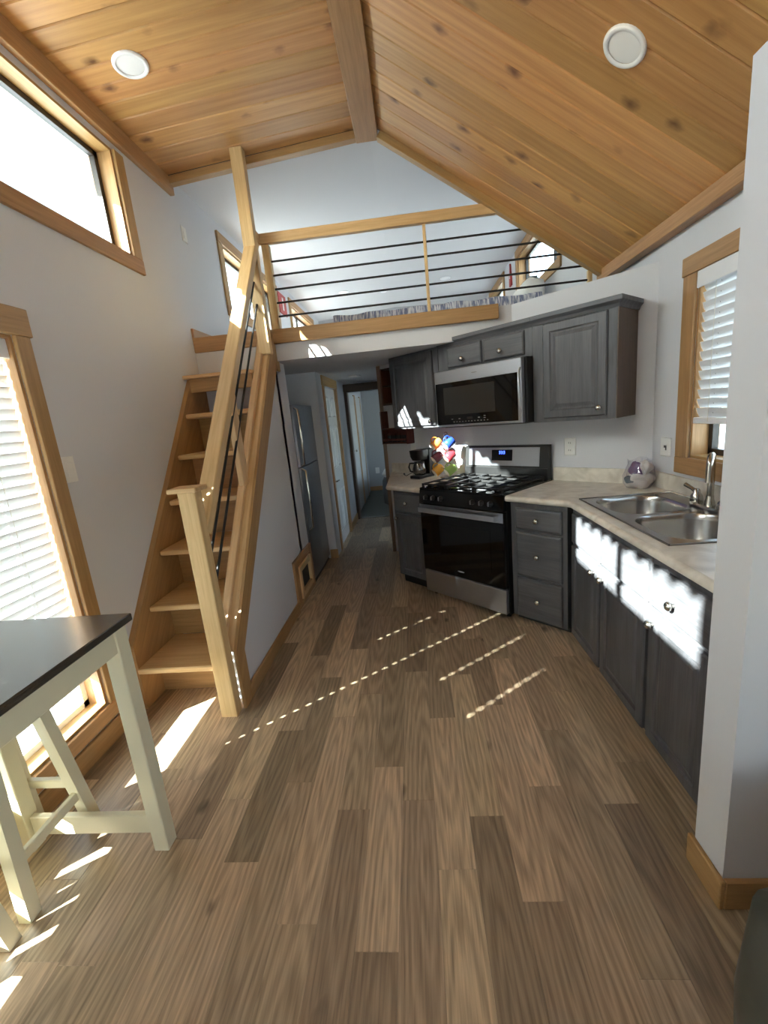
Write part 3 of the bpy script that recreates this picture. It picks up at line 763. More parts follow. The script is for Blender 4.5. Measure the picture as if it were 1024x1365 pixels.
def crown_mould(c_, x0, x1, d, z, ret=False):
    prof = [(0.0, 0.0), (0.006, 0.0), (0.012, 0.018), (0.024, 0.030), (0.028, 0.034), (0.028, 0.058), (0.0, 0.058)]
    m_ = MB()
    xe = x1
    L = [[(xx, -d - p[0], z + p[1]) for p in prof] for xx in (x0, xe)]
    if ret:
        L[1] = [(xe + p[0], -d - p[0], z + p[1]) for p in prof]
        L.append([(xe + p[0], -0.001, z + p[1]) for p in prof])
    m_.loops(L, True, True, smooth=False)
    grain_build(m_, 'crown_moulding', 'cab_oak', c_, (1, 0, 0))
GU, GB = 'wall cabinets over the range', 'base cabinets under the worktop'
cabinet('wall_cabinet', 'dark grey wall cabinet beside the microwave over the coffee maker', F45, -2.05, -1.468, 0.29, 1.345, HALL_Z - 0.003,
        [('door', -2.035, -1.525, 1.362, 1.955, (-1.565, 1.395))], GU)
c1 = cabinet('wall_cabinet', 'shallow dark grey cabinet with two small doors above the microwave', F45, -1.464, -0.640, 0.29, 1.775, 1.952,
        [('drawer', -1.360, -1.042, 1.790, 1.942, (-1.205, 1.842)), ('drawer', -1.022, -0.695, 1.790, 1.942, (-0.870, 1.842))], GU)
crown_mould(c1, -1.464, -0.640, 0.29, 1.952)
c2 = cabinet('wall_cabinet', 'dark grey wall cabinet with raised panel door next to the sink window', F45, -0.638, -0.110, 0.29, 1.335, 1.952,
        [('door', -0.560, -0.160, 1.358, 1.946, (-0.195, 1.405))], GU, side='r')
crown_mould(c2, -0.638, -0.104, 0.29, 1.952, ret=True)
# left base: its end follows the passage
Pt = lambda x, y: tuple((F45.inverted() @ Vector((x, y, 0)))[:2])
cabinet('base_cabinet', 'narrow dark grey base cabinet with one drawer beside the passage', F45, -1.80, -1.432, 0.60, 0.0, 0.852,
        [('drawer', -1.775, -1.452, 0.665, 0.830, (-1.625, 0.748)), ('door', -1.775, -1.452, 0.10, 0.648, (-1.752, 0.610))], GB, toe=0.085,
        poly=[(-1.432, -0.60), (-1.432, -0.001), Pt(-0.245, 4.560), (-1.80, -0.60)])
cabinet('base_cabinet', 'dark grey base cabinet with three drawers next to the range', F45, -0.640, -0.252, 0.60, 0.0, 0.852,
        [('drawer', -0.600, -0.282, 0.668, 0.812, (-0.440, 0.740)), ('drawer', -0.600, -0.282, 0.345, 0.650, (-0.440, 0.500)), ('drawer', -0.600, -0.282, 0.050, 0.328, (-0.440, 0.190))], GB, toe=0.04)
DR = XR - 0.90
cabinet('base_cabinet', 'dark grey sink base door unit at the inner corner', FR, -2.575, -2.155, DR, 0.0, 0.852,
        [('drawer', -2.555, -2.170, 0.640, 0.815), ('door', -2.555, -2.170, 0.045, 0.622, (-2.215, 0.575))], GB, toe=0.04, low=0.70)
cabinet('base_cabinet', 'dark grey sink base door unit under the middle of the sink', FR, -2.153, -1.692, DR, 0.0, 0.852,
        [('drawer', -2.138, -1.708, 0.640, 0.815), ('door', -2.138, -1.708, 0.045, 0.622, (-2.105, 0.575))], GB, toe=0.04, low=0.70)
cabinet('base_cabinet', 'dark grey base cabinet with knobbed drawer beside the wing wall', FR, -1.690, -1.225, DR, 0.0, 0.852,
        [('drawer', -1.672, -1.300, 0.640, 0.815, (-1.510, 0.715)), ('door', -1.672, -1.300, 0.045, 0.622, (-1.640, 0.575))], GB, toe=0.04, low=0.70)

# worktops and splashbacks
ZT = 0.893; ZB = 0.853
P45 = lambda t, s: (1.477 + (t - s) * 0.70711, 2.843 - (t + s) * 0.70711)
SK = (0.945, 1.440, 1.665, 2.560)
def top_prism(polys):
    m_ = MB()
    for p in polys: m_.prism(p, ZB, ZT)
    return m_
w1 = thing('worktop', 'beige laminate worktop running from the range round to the sink', 'worktop', (1.2, 2.2, ZB))
e1 = P45(-0.648, 0.635); c1_ = (0.88, 3.422 - 0.88)
w1m = top_prism([[e1, c1_, (0.88, SK[3]), (SK[0], SK[3]), (XR - 0.001, SK[3]), (XR - 0.001, 2.842), P45(-0.648, 0.002)],
                 [(0.88, 1.168), (XR - 0.001, 1.168), (XR - 0.001, SK[2]), (0.88, SK[2])],
                 [(0.88, SK[2]), (SK[0], SK[2]), (SK[0], SK[3]), (0.88, SK[3])],
                 [(SK[1], SK[2]), (XR - 0.001, SK[2]), (XR - 0.001, SK[3]), (SK[1], SK[3])]])
w1m.build('slab', 'laminate', w1)
# rounded nosing along the front edge
def nosing(parent, pts):
    MB().tube([(x, y, (ZT + ZB) / 2) for x, y in pts], 0.0199, 10).build('front_edge', 'laminate', parent)
nosing(w1, [e1, c1_, (0.88, 1.17)])
MB().prism([P45(-0.648, 0.0015), P45(-0.648, 0.02), P45(-0.0083, 0.02), P45(0.0, 0.0015)], ZT, ZT + 0.095).build('splashback', 'laminate', w1)
MB().prism([(XR - 0.0015, 2.84), (XR - 0.02, 2.832), (XR - 0.02, 1.168), (XR - 0.0015, 1.168)], ZT, ZT + 0.095).build('splashback', 'laminate', w1)
w2 = thing('worktop', 'small beige laminate worktop under the coffee maker and mugs', 'worktop', (0.05, 3.95, ZB))
e2 = P45(-1.428, 0.635); e3 = (-0.26, 3.422 + 0.26)
top_prism([[P45(-1.428, 0.002), (-0.26, 4.577), e3, e2]]).build('slab', 'laminate', w2)
nosing(w2, [e2, e3, (-0.26, 4.57)])
MB().prism([P45(-1.428, 0.0015), P45(-2.44, 0.0015), P45(-2.44, 0.02), P45(-1.428, 0.02)], ZT, ZT + 0.095).build('splashback', 'laminate', w2)

# sink
sk_ = thing('kitchen_sink', 'stainless steel double bowl sink set into the worktop', 'sink', (1.19, 2.11, ZT - 0.18))
sx0, sx1, sy0, sy1 = 0.935, 1.450, 1.655, 2.570
zr_ = ZT + 0.003; ym = (sy0 + sy1) / 2
m_ = MB()
bowls = [(0.975, 1.345, ym + 0.018, sy1 - 0.035), (0.975, 1.345, sy0 + 0.035, ym - 0.018)]
halves = [(sx0, sx1, ym, sy1), (sx0, sx1, sy0, ym)]
for (bx0, bx1, by0, by1), (hx0, hx1, hy0, hy1) in zip(bowls, halves):
    inner = rrect(bx0, bx1, by0, by1, 0.12, 7)
    cx, cy = (bx0 + bx1) / 2, (by0 + by1) / 2
    outer = []
    for x, y in inner:
        dx, dy = x - cx, y - cy
        t = min([((hx1 - cx) / dx if dx > 1e-6 else 9), ((hx0 - cx) / dx if dx < -1e-6 else 9), ((hy1 - cy) / dy if dy > 1e-6 else 9), ((hy0 - cy) / dy if dy < -1e-6 else 9)])
        outer.append((cx + dx * t, cy + dy * t))
    for cxr, cyr in ((hx0, hy0), (hx0, hy1), (hx1, hy0), (hx1, hy1)):
        j = min(range(len(outer)), key=lambda q: (outer[q][0] - cxr) ** 2 + (outer[q][1] - cyr) ** 2); outer[j] = (cxr, cyr)
    sh = lambda k, z: [(cx + (x - cx) * k, cy + (y - cy) * k, z) for x, y in inner]
    m_.loops([[p + (zr_,) for p in outer], [p + (zr_,) for p in inner]], False, False, smooth=False)
    m_.loops([sh(1, zr_), sh(0.985, zr_ - 0.004), sh(0.96, zr_ - 0.03), sh(0.90, zr_ - 0.14), sh(0.82, zr_ - 0.165), sh(0.4, zr_ - 0.172), sh(0.12, zr_ - 0.174)], False, True)
m_.loops([[(sx0, sy0, zr_), (sx1, sy0, zr_), (sx1, sy1, zr_), (sx0, sy1, zr_)], [(sx0 - 0.004, sy0 - 0.004, ZT), (sx1 + 0.004, sy0 - 0.004, ZT), (sx1 + 0.004, sy1 + 0.004, ZT), (sx0 - 0.004, sy1 + 0.004, ZT)]], False, False, smooth=False)
m_.build('basin', 'sink_steel', sk_)
MB().tube([(sx0, sy0, zr_), (sx1, sy0, zr_), (sx1, sy1, zr_), (sx0, sy1, zr_), (sx0, sy0, zr_)], 0.004, 6).build('rim', 'sink_steel', sk_)
for bx0, bx1, by0, by1 in bowls:
    MB().lathe([(0.04, 0.0), (0.038, 0.004), (0.02, 0.002), (0.004, 0.001)], ((bx0 + bx1) / 2, (by0 + by1) / 2, zr_ - 0.1745), 18).build('drain', 'chrome', sk_)
# faucet
fx, fy = 1.392, 2.15; fz = zr_ + 0.0005
fa = thing('kitchen_faucet', 'brushed nickel faucet with tall spout and two lever handles', 'faucet', (fx, fy, fz))
MB().loops([[p + (fz,) for p in rrect(fx - 0.03, fx + 0.03, fy - 0.13, fy + 0.13, 0.028, 5)], [p + (fz + 0.014,) for p in rrect(fx - 0.028, fx + 0.028, fy - 0.128, fy + 0.128, 0.026, 5)]]).build('base_plate', 'nickel', fa)
path = [(fx, fy, fz + 0.012), (fx, fy, fz + 0.215)] + [(fx - 0.62 * 0.045 * (1 - math.cos(math.radians(a))), fy - 0.78 * 0.045 * (1 - math.cos(math.radians(a))), fz + 0.215 + 0.045 * math.sin(math.radians(a))) for a in range(20, 181, 20)] + [(fx - 0.62 * 0.09, fy - 0.78 * 0.09, fz + 0.14)]
MB().lathe([(0.024, 0.012), (0.022, 0.03), (0.017, 0.045), (0.0165, 0.06)], (fx, fy, fz), 16).build('collar', 'nickel', fa)
MB().tube(path, 0.0145, 14).build('spout', 'nickel', fa)
for sgn in (1, -1):
    hy = fy + sgn * 0.10
    MB().lathe([(0.027, 0.012), (0.030, 0.024), (0.026, 0.044), (0.017, 0.056), (0.015, 0.072), (0.007, 0.079)], (fx, hy, fz), 16).build('valve', 'nickel', fa)
    MB().tube([(fx, hy, fz + 0.06), (fx - 0.006, hy + sgn * 0.03, fz + 0.075), (fx - 0.012, hy + sgn * 0.075, fz + 0.088)], [0.011, 0.009, 0.011], 8).build('lever', 'nickel', fa)

# ------------------------------------------------------------------ range
rg = thing('gas_range', 'black and stainless freestanding gas range on the angled wall', 'range', (-1.04, -0.34, 0), F45)
rx0, rx1 = -1.424, -0.654
MB().box(rx0, rx1, -0.625, -0.022, 0.03, 0.885).build('body', 'black', rg)
for x_ in (rx0 + 0.04, rx1 - 0.04):
    for y_ in (-0.58, -0.08): MB().lathe([(0.018, 0.0), (0.018, 0.03)], (x_, y_, 0), 10).build('foot', 'black', rg)
MB().box(rx0 - 0.002, rx1 + 0.002, -0.655, -0.022, 0.885, 0.902, 0.004).build('cooktop', 'black_gloss', rg)
# sloped control panel
MB().prism([(-0.655, 0.885), (-0.625, 0.885), (-0.625, 0.785), (-0.668, 0.785)], rx0, rx1, axis=0).build('control_panel', 'black_gloss', rg)
for x_ in (-1.35, -1.275, -1.20, -0.905, -0.83, -0.755):
    kb = MB().lathe([(0.021, 0.0), (0.021, -0.006), (0.016, -0.010), (0.015, -0.026), (0.012, -0.028)], (x_, -0.660, 0.832), 16, 'y').build('control_knob', 'black', rg)
    MB().box(x_ - 0.003, x_ + 0.003, -0.694, -0.684, 0.818, 0.848, 0.001).build('grip', 'steel_dark', kb, F45)
od = MB().box(rx0 + 0.003, rx1 - 0.003, -0.668, -0.627, 0.235, 0.775, 0.004).build('oven_door', 'black_gloss', rg)
MB().box(rx0 + 0.003, rx1 - 0.003, -0.6725, -0.6685, 0.708, 0.775, 0.001).build('door_trim', 'steel', od, F45)
MB().box(rx0 + 0.11, rx1 - 0.11, -0.6695, -0.6685, 0.33, 0.64).build('oven_window', 'mw_glass', od, F45)
hd = MB(); hx0, hx1 = rx0 + 0.035, rx1 - 0.035
hd.loops([[(x_, -0.720 + dy, 0.742 + dz) for dy, dz in ((-0.004, -0.018), (0.008, -0.022), (0.012, 0.0), (0.008, 0.022), (-0.004, 0.018))] for x_ in (hx0, hx1)], True, True, smooth=False)
hd.box(hx0, hx0 + 0.03, -0.715, -0.672, 0.725, 0.760); hd.box(hx1 - 0.03, hx1, -0.715, -0.672, 0.725, 0.760)
hd.build('oven_handle', 'steel', od, F45)
lm = MB(); lm.loops([[(-1.04 + 0.032 * math.cos(t), -0.6695, 0.285 + 0.006 * math.sin(t)) for t in (2 * PI * q / 16 for q in range(16))], [(-1.04 + 0.032 * math.cos(t), -0.670, 0.285 + 0.006 * math.sin(t)) for t in (2 * PI * q / 16 for q in range(16))]])
lm.build('maker_mark', 'print_grey', od, F45)
MB().box(rx0 + 0.003, rx1 - 0.003, -0.662, -0.627, 0.045, 0.225, 0.004).build('storage_drawer', 'steel', rg)
bg_ = MB().prism([(-0.085, 0.902), (-0.022, 0.902), (-0.022, 1.158), (-0.055, 1.158), (-0.075, 0.985), (-0.085, 0.985)], rx0 + 0.004, rx1 - 0.004, axis=0).build('backguard', 'black', rg)
MB().prism([(-0.0755, 1.000), (-0.0725, 1.000), (-0.0561, 1.142), (-0.0591, 1.142)], rx0 + 0.045, rx1 - 0.075, axis=0).build('guard_panel', 'steel', bg_, F45)
MB().prism([(-0.0730, 1.040), (-0.0690, 1.040), (-0.0592, 1.125), (-0.0632, 1.125)], -1.150, -0.960, axis=0).build('display', 'display', bg_, F45)
dg = MB()
def seg(x_, z_, w_, h_): dg.box(x_ - w_ / 2, x_ + w_ / 2, -0.0672 - (1.10 - z_) * 0.1156, -0.0655 - (1.10 - z_) * 0.1156, z_ - h_ / 2, z_ + h_ / 2)
for i_, x_ in enumerate((-1.075, -1.055, -1.035)):
    for z_ in (1.094, 1.104, 1.114): seg(x_, z_, 0.011, 0.003)
    seg(x_ + 0.005, 1.104, 0.003, 0.02)
dg.build('clock_digits', 'digits', bg_, F45)
# grates and burners
for gx0, gx1 in ((rx0 + 0.015, -1.170), (-1.165, -0.915), (-0.910, rx1 - 0.015)):
    g_ = MB(); y0, y1 = -0.640, -0.105; z0, z1 = 0.922, 0.934
    for x_ in (gx0, gx1 - 0.012): g_.box(x_, x_ + 0.012, y0, y1, z0, z1)
    for q in range(5):
        y_ = y0 + (y1 - y0 - 0.012) * q / 4; g_.box(gx0, gx1, y_, y_ + 0.010, z0, z1)
    xm = (gx0 + gx1) / 2
    g_.box(xm - 0.005, xm + 0.005, y0, y1, z0, z1)
    for x_ in (gx0, gx1 - 0.012):
        for y_ in (y0, y1 - 0.012): g_.box(x_, x_ + 0.012, y_, y_ + 0.012, 0.902, z0)
    g_.build('grate', 'iron', rg)
for x_, y_, r_ in ((-1.297, -0.505, 0.045), (-1.297, -0.24, 0.036), (-1.04, -0.37, 0.05), (-0.782, -0.505, 0.04), (-0.782, -0.24, 0.034)):
    MB().lathe([(r_ * 1.25, 0.0), (r_ * 1.2, 0.008), (r_, 0.010), (r_ * 0.98, 0.018), (r_ * 0.4, 0.020)], (x_, y_, 0.902), 20).build('burner', 'iron', rg)

# ------------------------------------------------------------------ microwave
mw = thing('microwave', 'stainless over-range microwave with dark glass door', 'microwave', (-1.04, -0.18, 1.340), F45)
MB().box(-1.424, -0.645, -0.355, -0.003, 1.340, 1.772, 0.004).build('body', 'black', mw)
md = MB().box(-1.424, -0.660, -0.398, -0.357, 1.345, 1.768, 0.005).build('door', 'steel', mw)
MB().box(-1.412, -0.690, -0.4005, -0.3985, 1.362, 1.676).build('door_glass', 'mw_glass', md, F45)
MB().box(-1.335, -0.870, -0.4015, -0.4007, 1.436, 1.640).build('viewing_window', 'mw_window', md, F45)
pr = MB()
for i_ in range(12):
    pr.box(-1.25 + i_ * 0.028, -1.25 + i_ * 0.028 + 0.010, -0.4014, -0.4007, 1.378, 1.384)
for x_, z_ in ((-1.27, 1.40), (-1.20, 1.40), (-1.02, 1.40), (-0.97, 1.41), (-0.97, 1.395)): pr.box(x_, x_ + 0.016, -0.4014, -0.4007, z_, z_ + 0.005)
pr.build('keypad_print', 'print_grey', md, F45)
MB().box(-1.12, -1.07, -0.4014, -0.4007, 1.396, 1.412).build('display', 'mw_window', md, F45)
lm = MB(); lm.loops([[(-1.04 + 0.026 * math.cos(t), -0.3985 - e, 1.722 + 0.004 * math.sin(t)) for t in (2 * PI * q / 14 for q in range(14))] for e in (0, 0.0006)]); lm.build('maker_mark', 'print_grey', md, F45)
MB().tube([(-0.668, -0.398, 1.70), (-0.664, -0.425, 1.68), (-0.664, -0.428, 1.56), (-0.664, -0.425, 1.44), (-0.668, -0.398, 1.42)], 0.008, 8).build('handle', 'steel', md, F45)
MB().box(-1.40, -0.68, -0.33, -0.05, 1.334, 1.340).build('underside_vent', 'steel_dark', mw)

# ------------------------------------------------------------------ refrigerator
fr = thing('refrigerator', 'stainless top-freezer refrigerator in the alcove past the stairs', 'refrigerator', (4.14, 0.3, 0), FH)
MB().box(3.762, 4.500, 0.055, 0.60, 0.02, 1.640, 0.004).build('body', 'black', fr)
for x_ in (3.85, 4.45): MB().lathe([(0.02, 0), (0.02, 0.02)], (x_, 0.12, 0), 10).build('foot', 'black', fr)
def fdoor(z0, z1):
    L = [[(x_ , y_, z) for x_, y_ in ((3.762, 0.05), (3.762, -0.005), (3.78, -0.018), (4.13, -0.026), (4.485, -0.018), (4.500, -0.005), (4.500, 0.05))] for z in (z0, z0 + 0.004, z1 - 0.004, z1)]
    return MB().loops(L, True, True, smooth=False).build('freezer_door' if z0 > 1 else 'fridge_door', 'steel_dark', fr)
d1 = fdoor(1.105, 1.645); d2 = fdoor(0.06, 1.095)
MB().tube([(3.80, -0.018, 1.62), (3.795, -0.050, 1.60), (3.792, -0.056, 1.36), (3.795, -0.050, 1.13), (3.80, -0.018, 1.115)], [0.010, 0.012, 0.013, 0.012, 0.010], 10).build('handle', 'chrome', d1, FH)
MB().tube([(3.80, -0.018, 1.085), (3.795, -0.050, 1.07), (3.792, -0.056, 0.80), (3.795, -0.050, 0.55), (3.80, -0.018, 0.53)], [0.010, 0.012, 0.013, 0.012, 0.010], 10).build('handle', 'chrome', d2, FH)
MB().box(3.77, 4.495, 0.0, 0.05, 0.005, 0.055).build('kick_grille', 'black', fr)

# ------------------------------------------------------------------ passage door, casings, vent frame
FD = frame(-0.95, 0, 90)
dr = thing('door_1', 'white panelled passage door with lever handle', 'door', (5.235, 0, 0), FD, kind='structure')
lf = MB().box(4.885, 5.585, 0.012, 0.050, 0.012, 1.850).build('leaf', 'door_white', dr)
def arch(x0, x1, z0, z1, top):
    pts = [(x0, z0), (x1, z0), (x1, z1)]
    for q in range(1, 8):
        t = q / 8; pts.append((x1 + (x0 - x1) * t, z1 + top * math.sin(PI * t)))
    pts.append((x0, z1)); return pts
for x0, x1 in ((4.965, 5.195), (5.275, 5.505)):
    for z0, z1, tp in ((1.52, 1.70, 0.05), (0.92, 1.38, 0.05), (0.16, 0.66, 0.0)):
        p = arch(x0, x1, z0, z1, tp); cx, cz = (x0 + x1) / 2, (z0 + z1) / 2
        sc = lambda k, y: [(cx + (a - cx) * k, y, cz + (b - cz) * (1 - (1 - k) * 0.5)) for a, b in p]
        MB().loops([sc(1, 0.012), sc(0.98, 0.004), sc(0.90, 0.002), sc(0.84, 0.010), sc(0.70, 0.003)], False, True, smooth=False).build('panel', 'door_white', lf, FD)
ln = MB().lathe([(0.024, 0.0), (0.024, -0.006), (0.010, -0.008), (0.010, -0.030)], (4.945, 0.012, 0.79), 14, 'y').build('lever_handle', 'nickel', lf, FD)
MB().tube([(4.945, -0.020, 0.79), (5.0, -0.024, 0.79), (5.06, -0.022, 0.785)], 0.008, 8).build('lever', 'black_metal', ln, FD)
MB().lathe([(0.022, 0.0), (0.02, -0.010), (0.006, -0.012)], (4.945, 0.012, 0.70), 14, 'y').build('deadbolt', 'chrome', lf, FD)
for b in ((4.795, 4.870, -0.016, 0.0, 0.0, 1.86), (5.600, 5.675, -0.016, 0.0, 0.0, 1.86), (4.780, 5.690, -0.018, 0.0, 1.86, 1.965)):
    stick('casing', 'pine_trim', dr, *b)
for b in ((4.868, 4.884, 0.0, 0.08, 0.0, 1.86), (5.586, 5.602, 0.0, 0.08, 0.0, 1.86)): stick('jamb', 'pine_trim', dr, *b)
dw = thing('door_2', 'dark brown cased opening to the bedroom', 'doorway', (-0.63, 6.33, 0), kind='structure')
stick('casing', 'dark_casing', dw, -0.945, -0.905, 6.29, 6.45, 0.0, 1.85); stick('casing', 'dark_casing', dw, -0.350, -0.331, 6.29, 6.45, 0.0, 1.85)
stick('head_casing', 'dark_casing', dw, -0.949, -0.331, 6.29, 6.45, 1.85, 1.955)
trim('brown_casing', 'brown corner trim at the passage end of the angled wall', -0.335, -0.297, 4.60, 4.66, 0.0, HALL_Z - 0.002)
for i_, y_ in enumerate((6.75, 7.45, 7.55, 8.25)):
    trim('pine_trim', ('pine casing just past the bedroom doorway', 'pine casing of the near closet in the bedroom', 'pine casing of the far closet in the bedroom', 'last pine casing before the end wall')[i_], -0.98, -0.958, y_, y_ + 0.07, 0.0, 1.86)
tag(MB().box(-0.978, -0.962, 6.82, 7.45, 0.01, 1.84).build('closet_door', 'door_white'), 'white closet door between pine casings in the bedroom', 'door')
tag(MB().box(-0.978, -0.962, 7.62, 8.25, 0.01, 1.84).build('closet_door', 'door_white'), 'white closet door closest to the end wall in the bedroom', 'door')
tag(MB().lathe([(0.008, 0), (0.008, 0.02), (0.02, 0.03), (0.012, 0.045)], (-0.962, 6.87, 0.98), 12, 'x').build('door_knob', 'nickel'), 'small round knob on the bedroom closet door', 'knob')
vt = thing('pet_door', 'pine-framed pet door low on the stair wall by the refrigerator', 'pet door', (XS, 3.46, 0.02))
for b in ((3.19, 3.27, 0.02, 0.42), (3.66, 3.74, 0.02, 0.42)): stick('frame_stile', 'pine_trim', vt, XS, XS + 0.022, *b)
for b in ((3.27, 3.66, 0.35, 0.42), (3.27, 3.66, 0.02, 0.07)): stick('frame_rail', 'pine_trim', vt, XS, XS + 0.022, *b)
for b in ((3.275, 3.325, 0.075, 0.345), (3.605, 3.655, 0.075, 0.345)): stick('flap_stile', 'pine_rail', vt, XS + 0.004, XS + 0.034, *b)
for b in ((3.325, 3.605, 0.295, 0.345), (3.325, 3.605, 0.075, 0.125)): stick('flap_rail', 'pine_rail', vt, XS + 0.004, XS + 0.034, *b)
MB().box(XS + 0.002, XS + 0.010, 3.320, 3.610, 0.12, 0.30).build('dark_panel', 'slot', vt)

# ------------------------------------------------------------------ wall plates
def plate(name, label, cat, F, x, z, w=0.075, h=0.118, kind='switch', s=0.0):
    p = thing(name, label, cat, (x, 0, z - h / 2), F)
    MB().rect_steps(x - w / 2, x + w / 2, z - h / 2, z + h / 2, [(0, 0.0005), (0, 0.003), (0.004, 0.006)], 0).build('cover', 'plate_white', p)
    if kind == 'switch': MB().rect_steps(x - 0.017, x + 0.017, z - 0.034, z + 0.034, [(0, 0.006), (0, 0.008), (0.003, 0.009)], 0).build('rocker', 'plate_white', p)
    elif kind == 'outlet':
        for dz in (-0.026, 0.026):
            s_ = MB().rect_steps(x - 0.016, x + 0.016, z + dz - 0.014, z + dz + 0.014, [(0, 0.006), (0, 0.0075), (0.003, 0.008)], 0).build('socket', 'plate_white', p)
            q = MB(); q.box(x - 0.008, x - 0.005, -0.0086, -0.0078, z + dz - 0.004, z + dz + 0.008); q.box(x + 0.005, x + 0.008, -0.0086, -0.0078, z + dz - 0.004, z + dz + 0.006)
            q.build('slots', 'slot', s_, F)
    elif kind == 'hole':
        q = MB(); q.box(x - 0.012, x + 0.014, -0.0075, -0.0061, z - 0.004, z + 0.010); q.box(x + 0.004, x + 0.014, -0.0075, -0.0061, z - 0.018, z - 0.004); q.build('opening', 'slot', p)
    return p
plate('wall_outlet', 'white outlet on the angled wall between range and window', 'outlet', F45, -0.528, 1.137, 0.082, 0.126, 'outlet')
plate('wall_plate', 'white cover plate with dark opening beside the sink window', 'wall plate', FR, -2.694, 1.141, 0.105, 0.110, 'hole')
plate('wall_switch', 'white rocker switch beside the tall window', 'switch', frame(XL, 0, 90), 1.958, 1.372, 0.075, 0.122, 'switch')
plate('wall_switch', 'white blank plate high on the wall by the loft', 'wall plate', frame(XL, 0, 90), 3.632, 2.982, 0.075, 0.110, 'switch')
plate('wall_switch', 'white switch plate on the wall above the coffee maker', 'switch', F45, -2.115, 1.140, 0.07, 0.115, 'switch')

# ------------------------------------------------------------------ lights on ceilings
def can(label, pos, nrm, r, group=None):
    n_ = Vector(nrm).normalized(); q = n_.to_track_quat('Z', 'Y').to_matrix().to_4x4()
    t_ = thing('recessed_light', label, 'ceiling light', (0, 0, 0), Matrix.Translation(pos) @ q)
    MB().lathe([(r, 0.0), (r, 0.006), (r * 0.95, 0.011), (r * 0.80, 0.011), (r * 0.76, 0.006)], (0, 0, 0), 32, cap1=False).build('trim_ring', 'lens_white', t_)
    MB().lathe([(r * 0.77, 0.004), (r * 0.5, 0.0065), (0.004, 0.007)], (0, 0, 0), 28, cap0=False).build('lens', 'lens_white', t_)
can('round white light set in the gentle pine slope by the clerestory', (-1.28, 2.555, zl(-1.28)), (0.076, 0, -1), 0.086)
can('round white light set in the steep pine slope above the sink', (0.885, 1.998, zr(0.885)), (-0.687, 0, -1), 0.082)
can('round white light in the low passage ceiling', (-0.655, 5.37, HALL_Z), (0, 0, -1), 0.075)
lzc = lambda x: 3.335 + (x - XL) * 0.0637 if x < -0.155 else 3.43 - (x + 0.155) * 0.0429
can('round white light in the loft ceiling over the blanket end', (0.645, 7.16, lzc(0.645)), (0, 0, -1), 0.08)
can('round white light in the loft ceiling near the stair side', (-0.911, 7.18, lzc(-0.911)), (0, 0, -1), 0.08)
tag(MB().lathe([(0.06, 0), (0.06, -0.02), (0.045, -0.04), (0.01, -0.045)], (-0.306, 7.45, lzc(-0.306)), 20).build('smoke_detector', 'lens_white'), 'round white smoke detector on the loft ceiling', 'smoke detector')

# ------------------------------------------------------------------ loft: bed and ornaments
lm_ = thing('loft_mattress', 'low white mattress on the loft floor', 'mattress', (0.28, 5.0, LOFT_Z))
def soft(x0, x1, y0, y1, z0, z1, r=0.05):
    L = []
    for k, z in ((r, z0), (0.01, z0 + r * 0.7), (0.0, (z0 + z1) / 2), (0.01, z1 - r * 0.7), (r, z1)):
        L.append([p + (z,) for p in rrect(x0 + k, x1 - k, y0 + k, y1 - k, r + 0.01, 4)])
    return MB().loops(L, True, True)
soft(-0.62, 1.42, 4.16, 6.1, LOFT_Z + 0.001, 2.383).build('pad', 'linen', lm_)
tb = MB(); xs_ = [-0.64 + i * 0.02 for i in range(93)]
L = []
for y, z in ((4.75, 2.402), (4.45, 2.406), (4.22, 2.404), (4.152, 2.386), (4.138, 2.34), (4.136, 2.235)):
    L.append([(x, y + 0.006 * math.sin(x * 23), z + 0.006 * math.sin(x * 17 + y * 3)) for x in xs_])
L2 = [[(x, y + (0.012 if z < 2.38 else 0), z - 0.008) for x, y, z in lp] for lp in reversed(L)]
tb.loops(L + L2, False, False, closed=False)
tag(tb.build('bed_blanket', 'blanket_stripe'), 'blue and grey patterned blanket folded over the loft mattress', 'blanket')
tag(soft(1.18, 1.40, 4.70, 5.30, 2.412, 2.68, 0.07).build('bed_pillow', 'linen'), 'white pillow propped upright at the kitchen side of the loft bed', 'pillow')
def ornament(label, x, y, z, s, room):
    t_ = thing('wall_ornament', label, 'wall decor', (x, y, z))
    pts = [(y - s * 0.5, z - s * 1.2), (y + s * 0.5, z - s * 1.2), (y + s * 0.42, z - s * 0.1), (y + s * 0.2, z + s * 0.2), (y, z + s * 1.2), (y - s * 0.2, z + s * 0.2), (y - s * 0.42, z - s * 0.1)]
    MB().prism(pts, x + room * 0.001, x + room * 0.022, axis=0).build('board', 'red_paint', t_)
    MB().prism([(y - s * 0.12, z - s * 0.4), (y + s * 0.12, z - s * 0.4), (y, z - s * 0.05)], x + room * 0.022, x + room * 0.026, axis=0).build('motif', 'plate_white', t_)
pq = thing('wall_ornament', 'red plaque with white stripe on the stair side of the loft', 'wall decor', (XL, 6.24, 2.93))
MB().box(XL + 0.001, XL + 0.02, 6.07, 6.41, 2.94, 3.20, 0.004).build('board', 'red_paint', pq)
MB().box(XL + 0.02, XL + 0.024, 6.215, 6.265, 2.99, 3.15).build('motif', 'plate_white', pq)
ornament('red pointed wall ornament beside the kitchen-side loft window', XR, 6.55, 3.17, 0.115, -1)

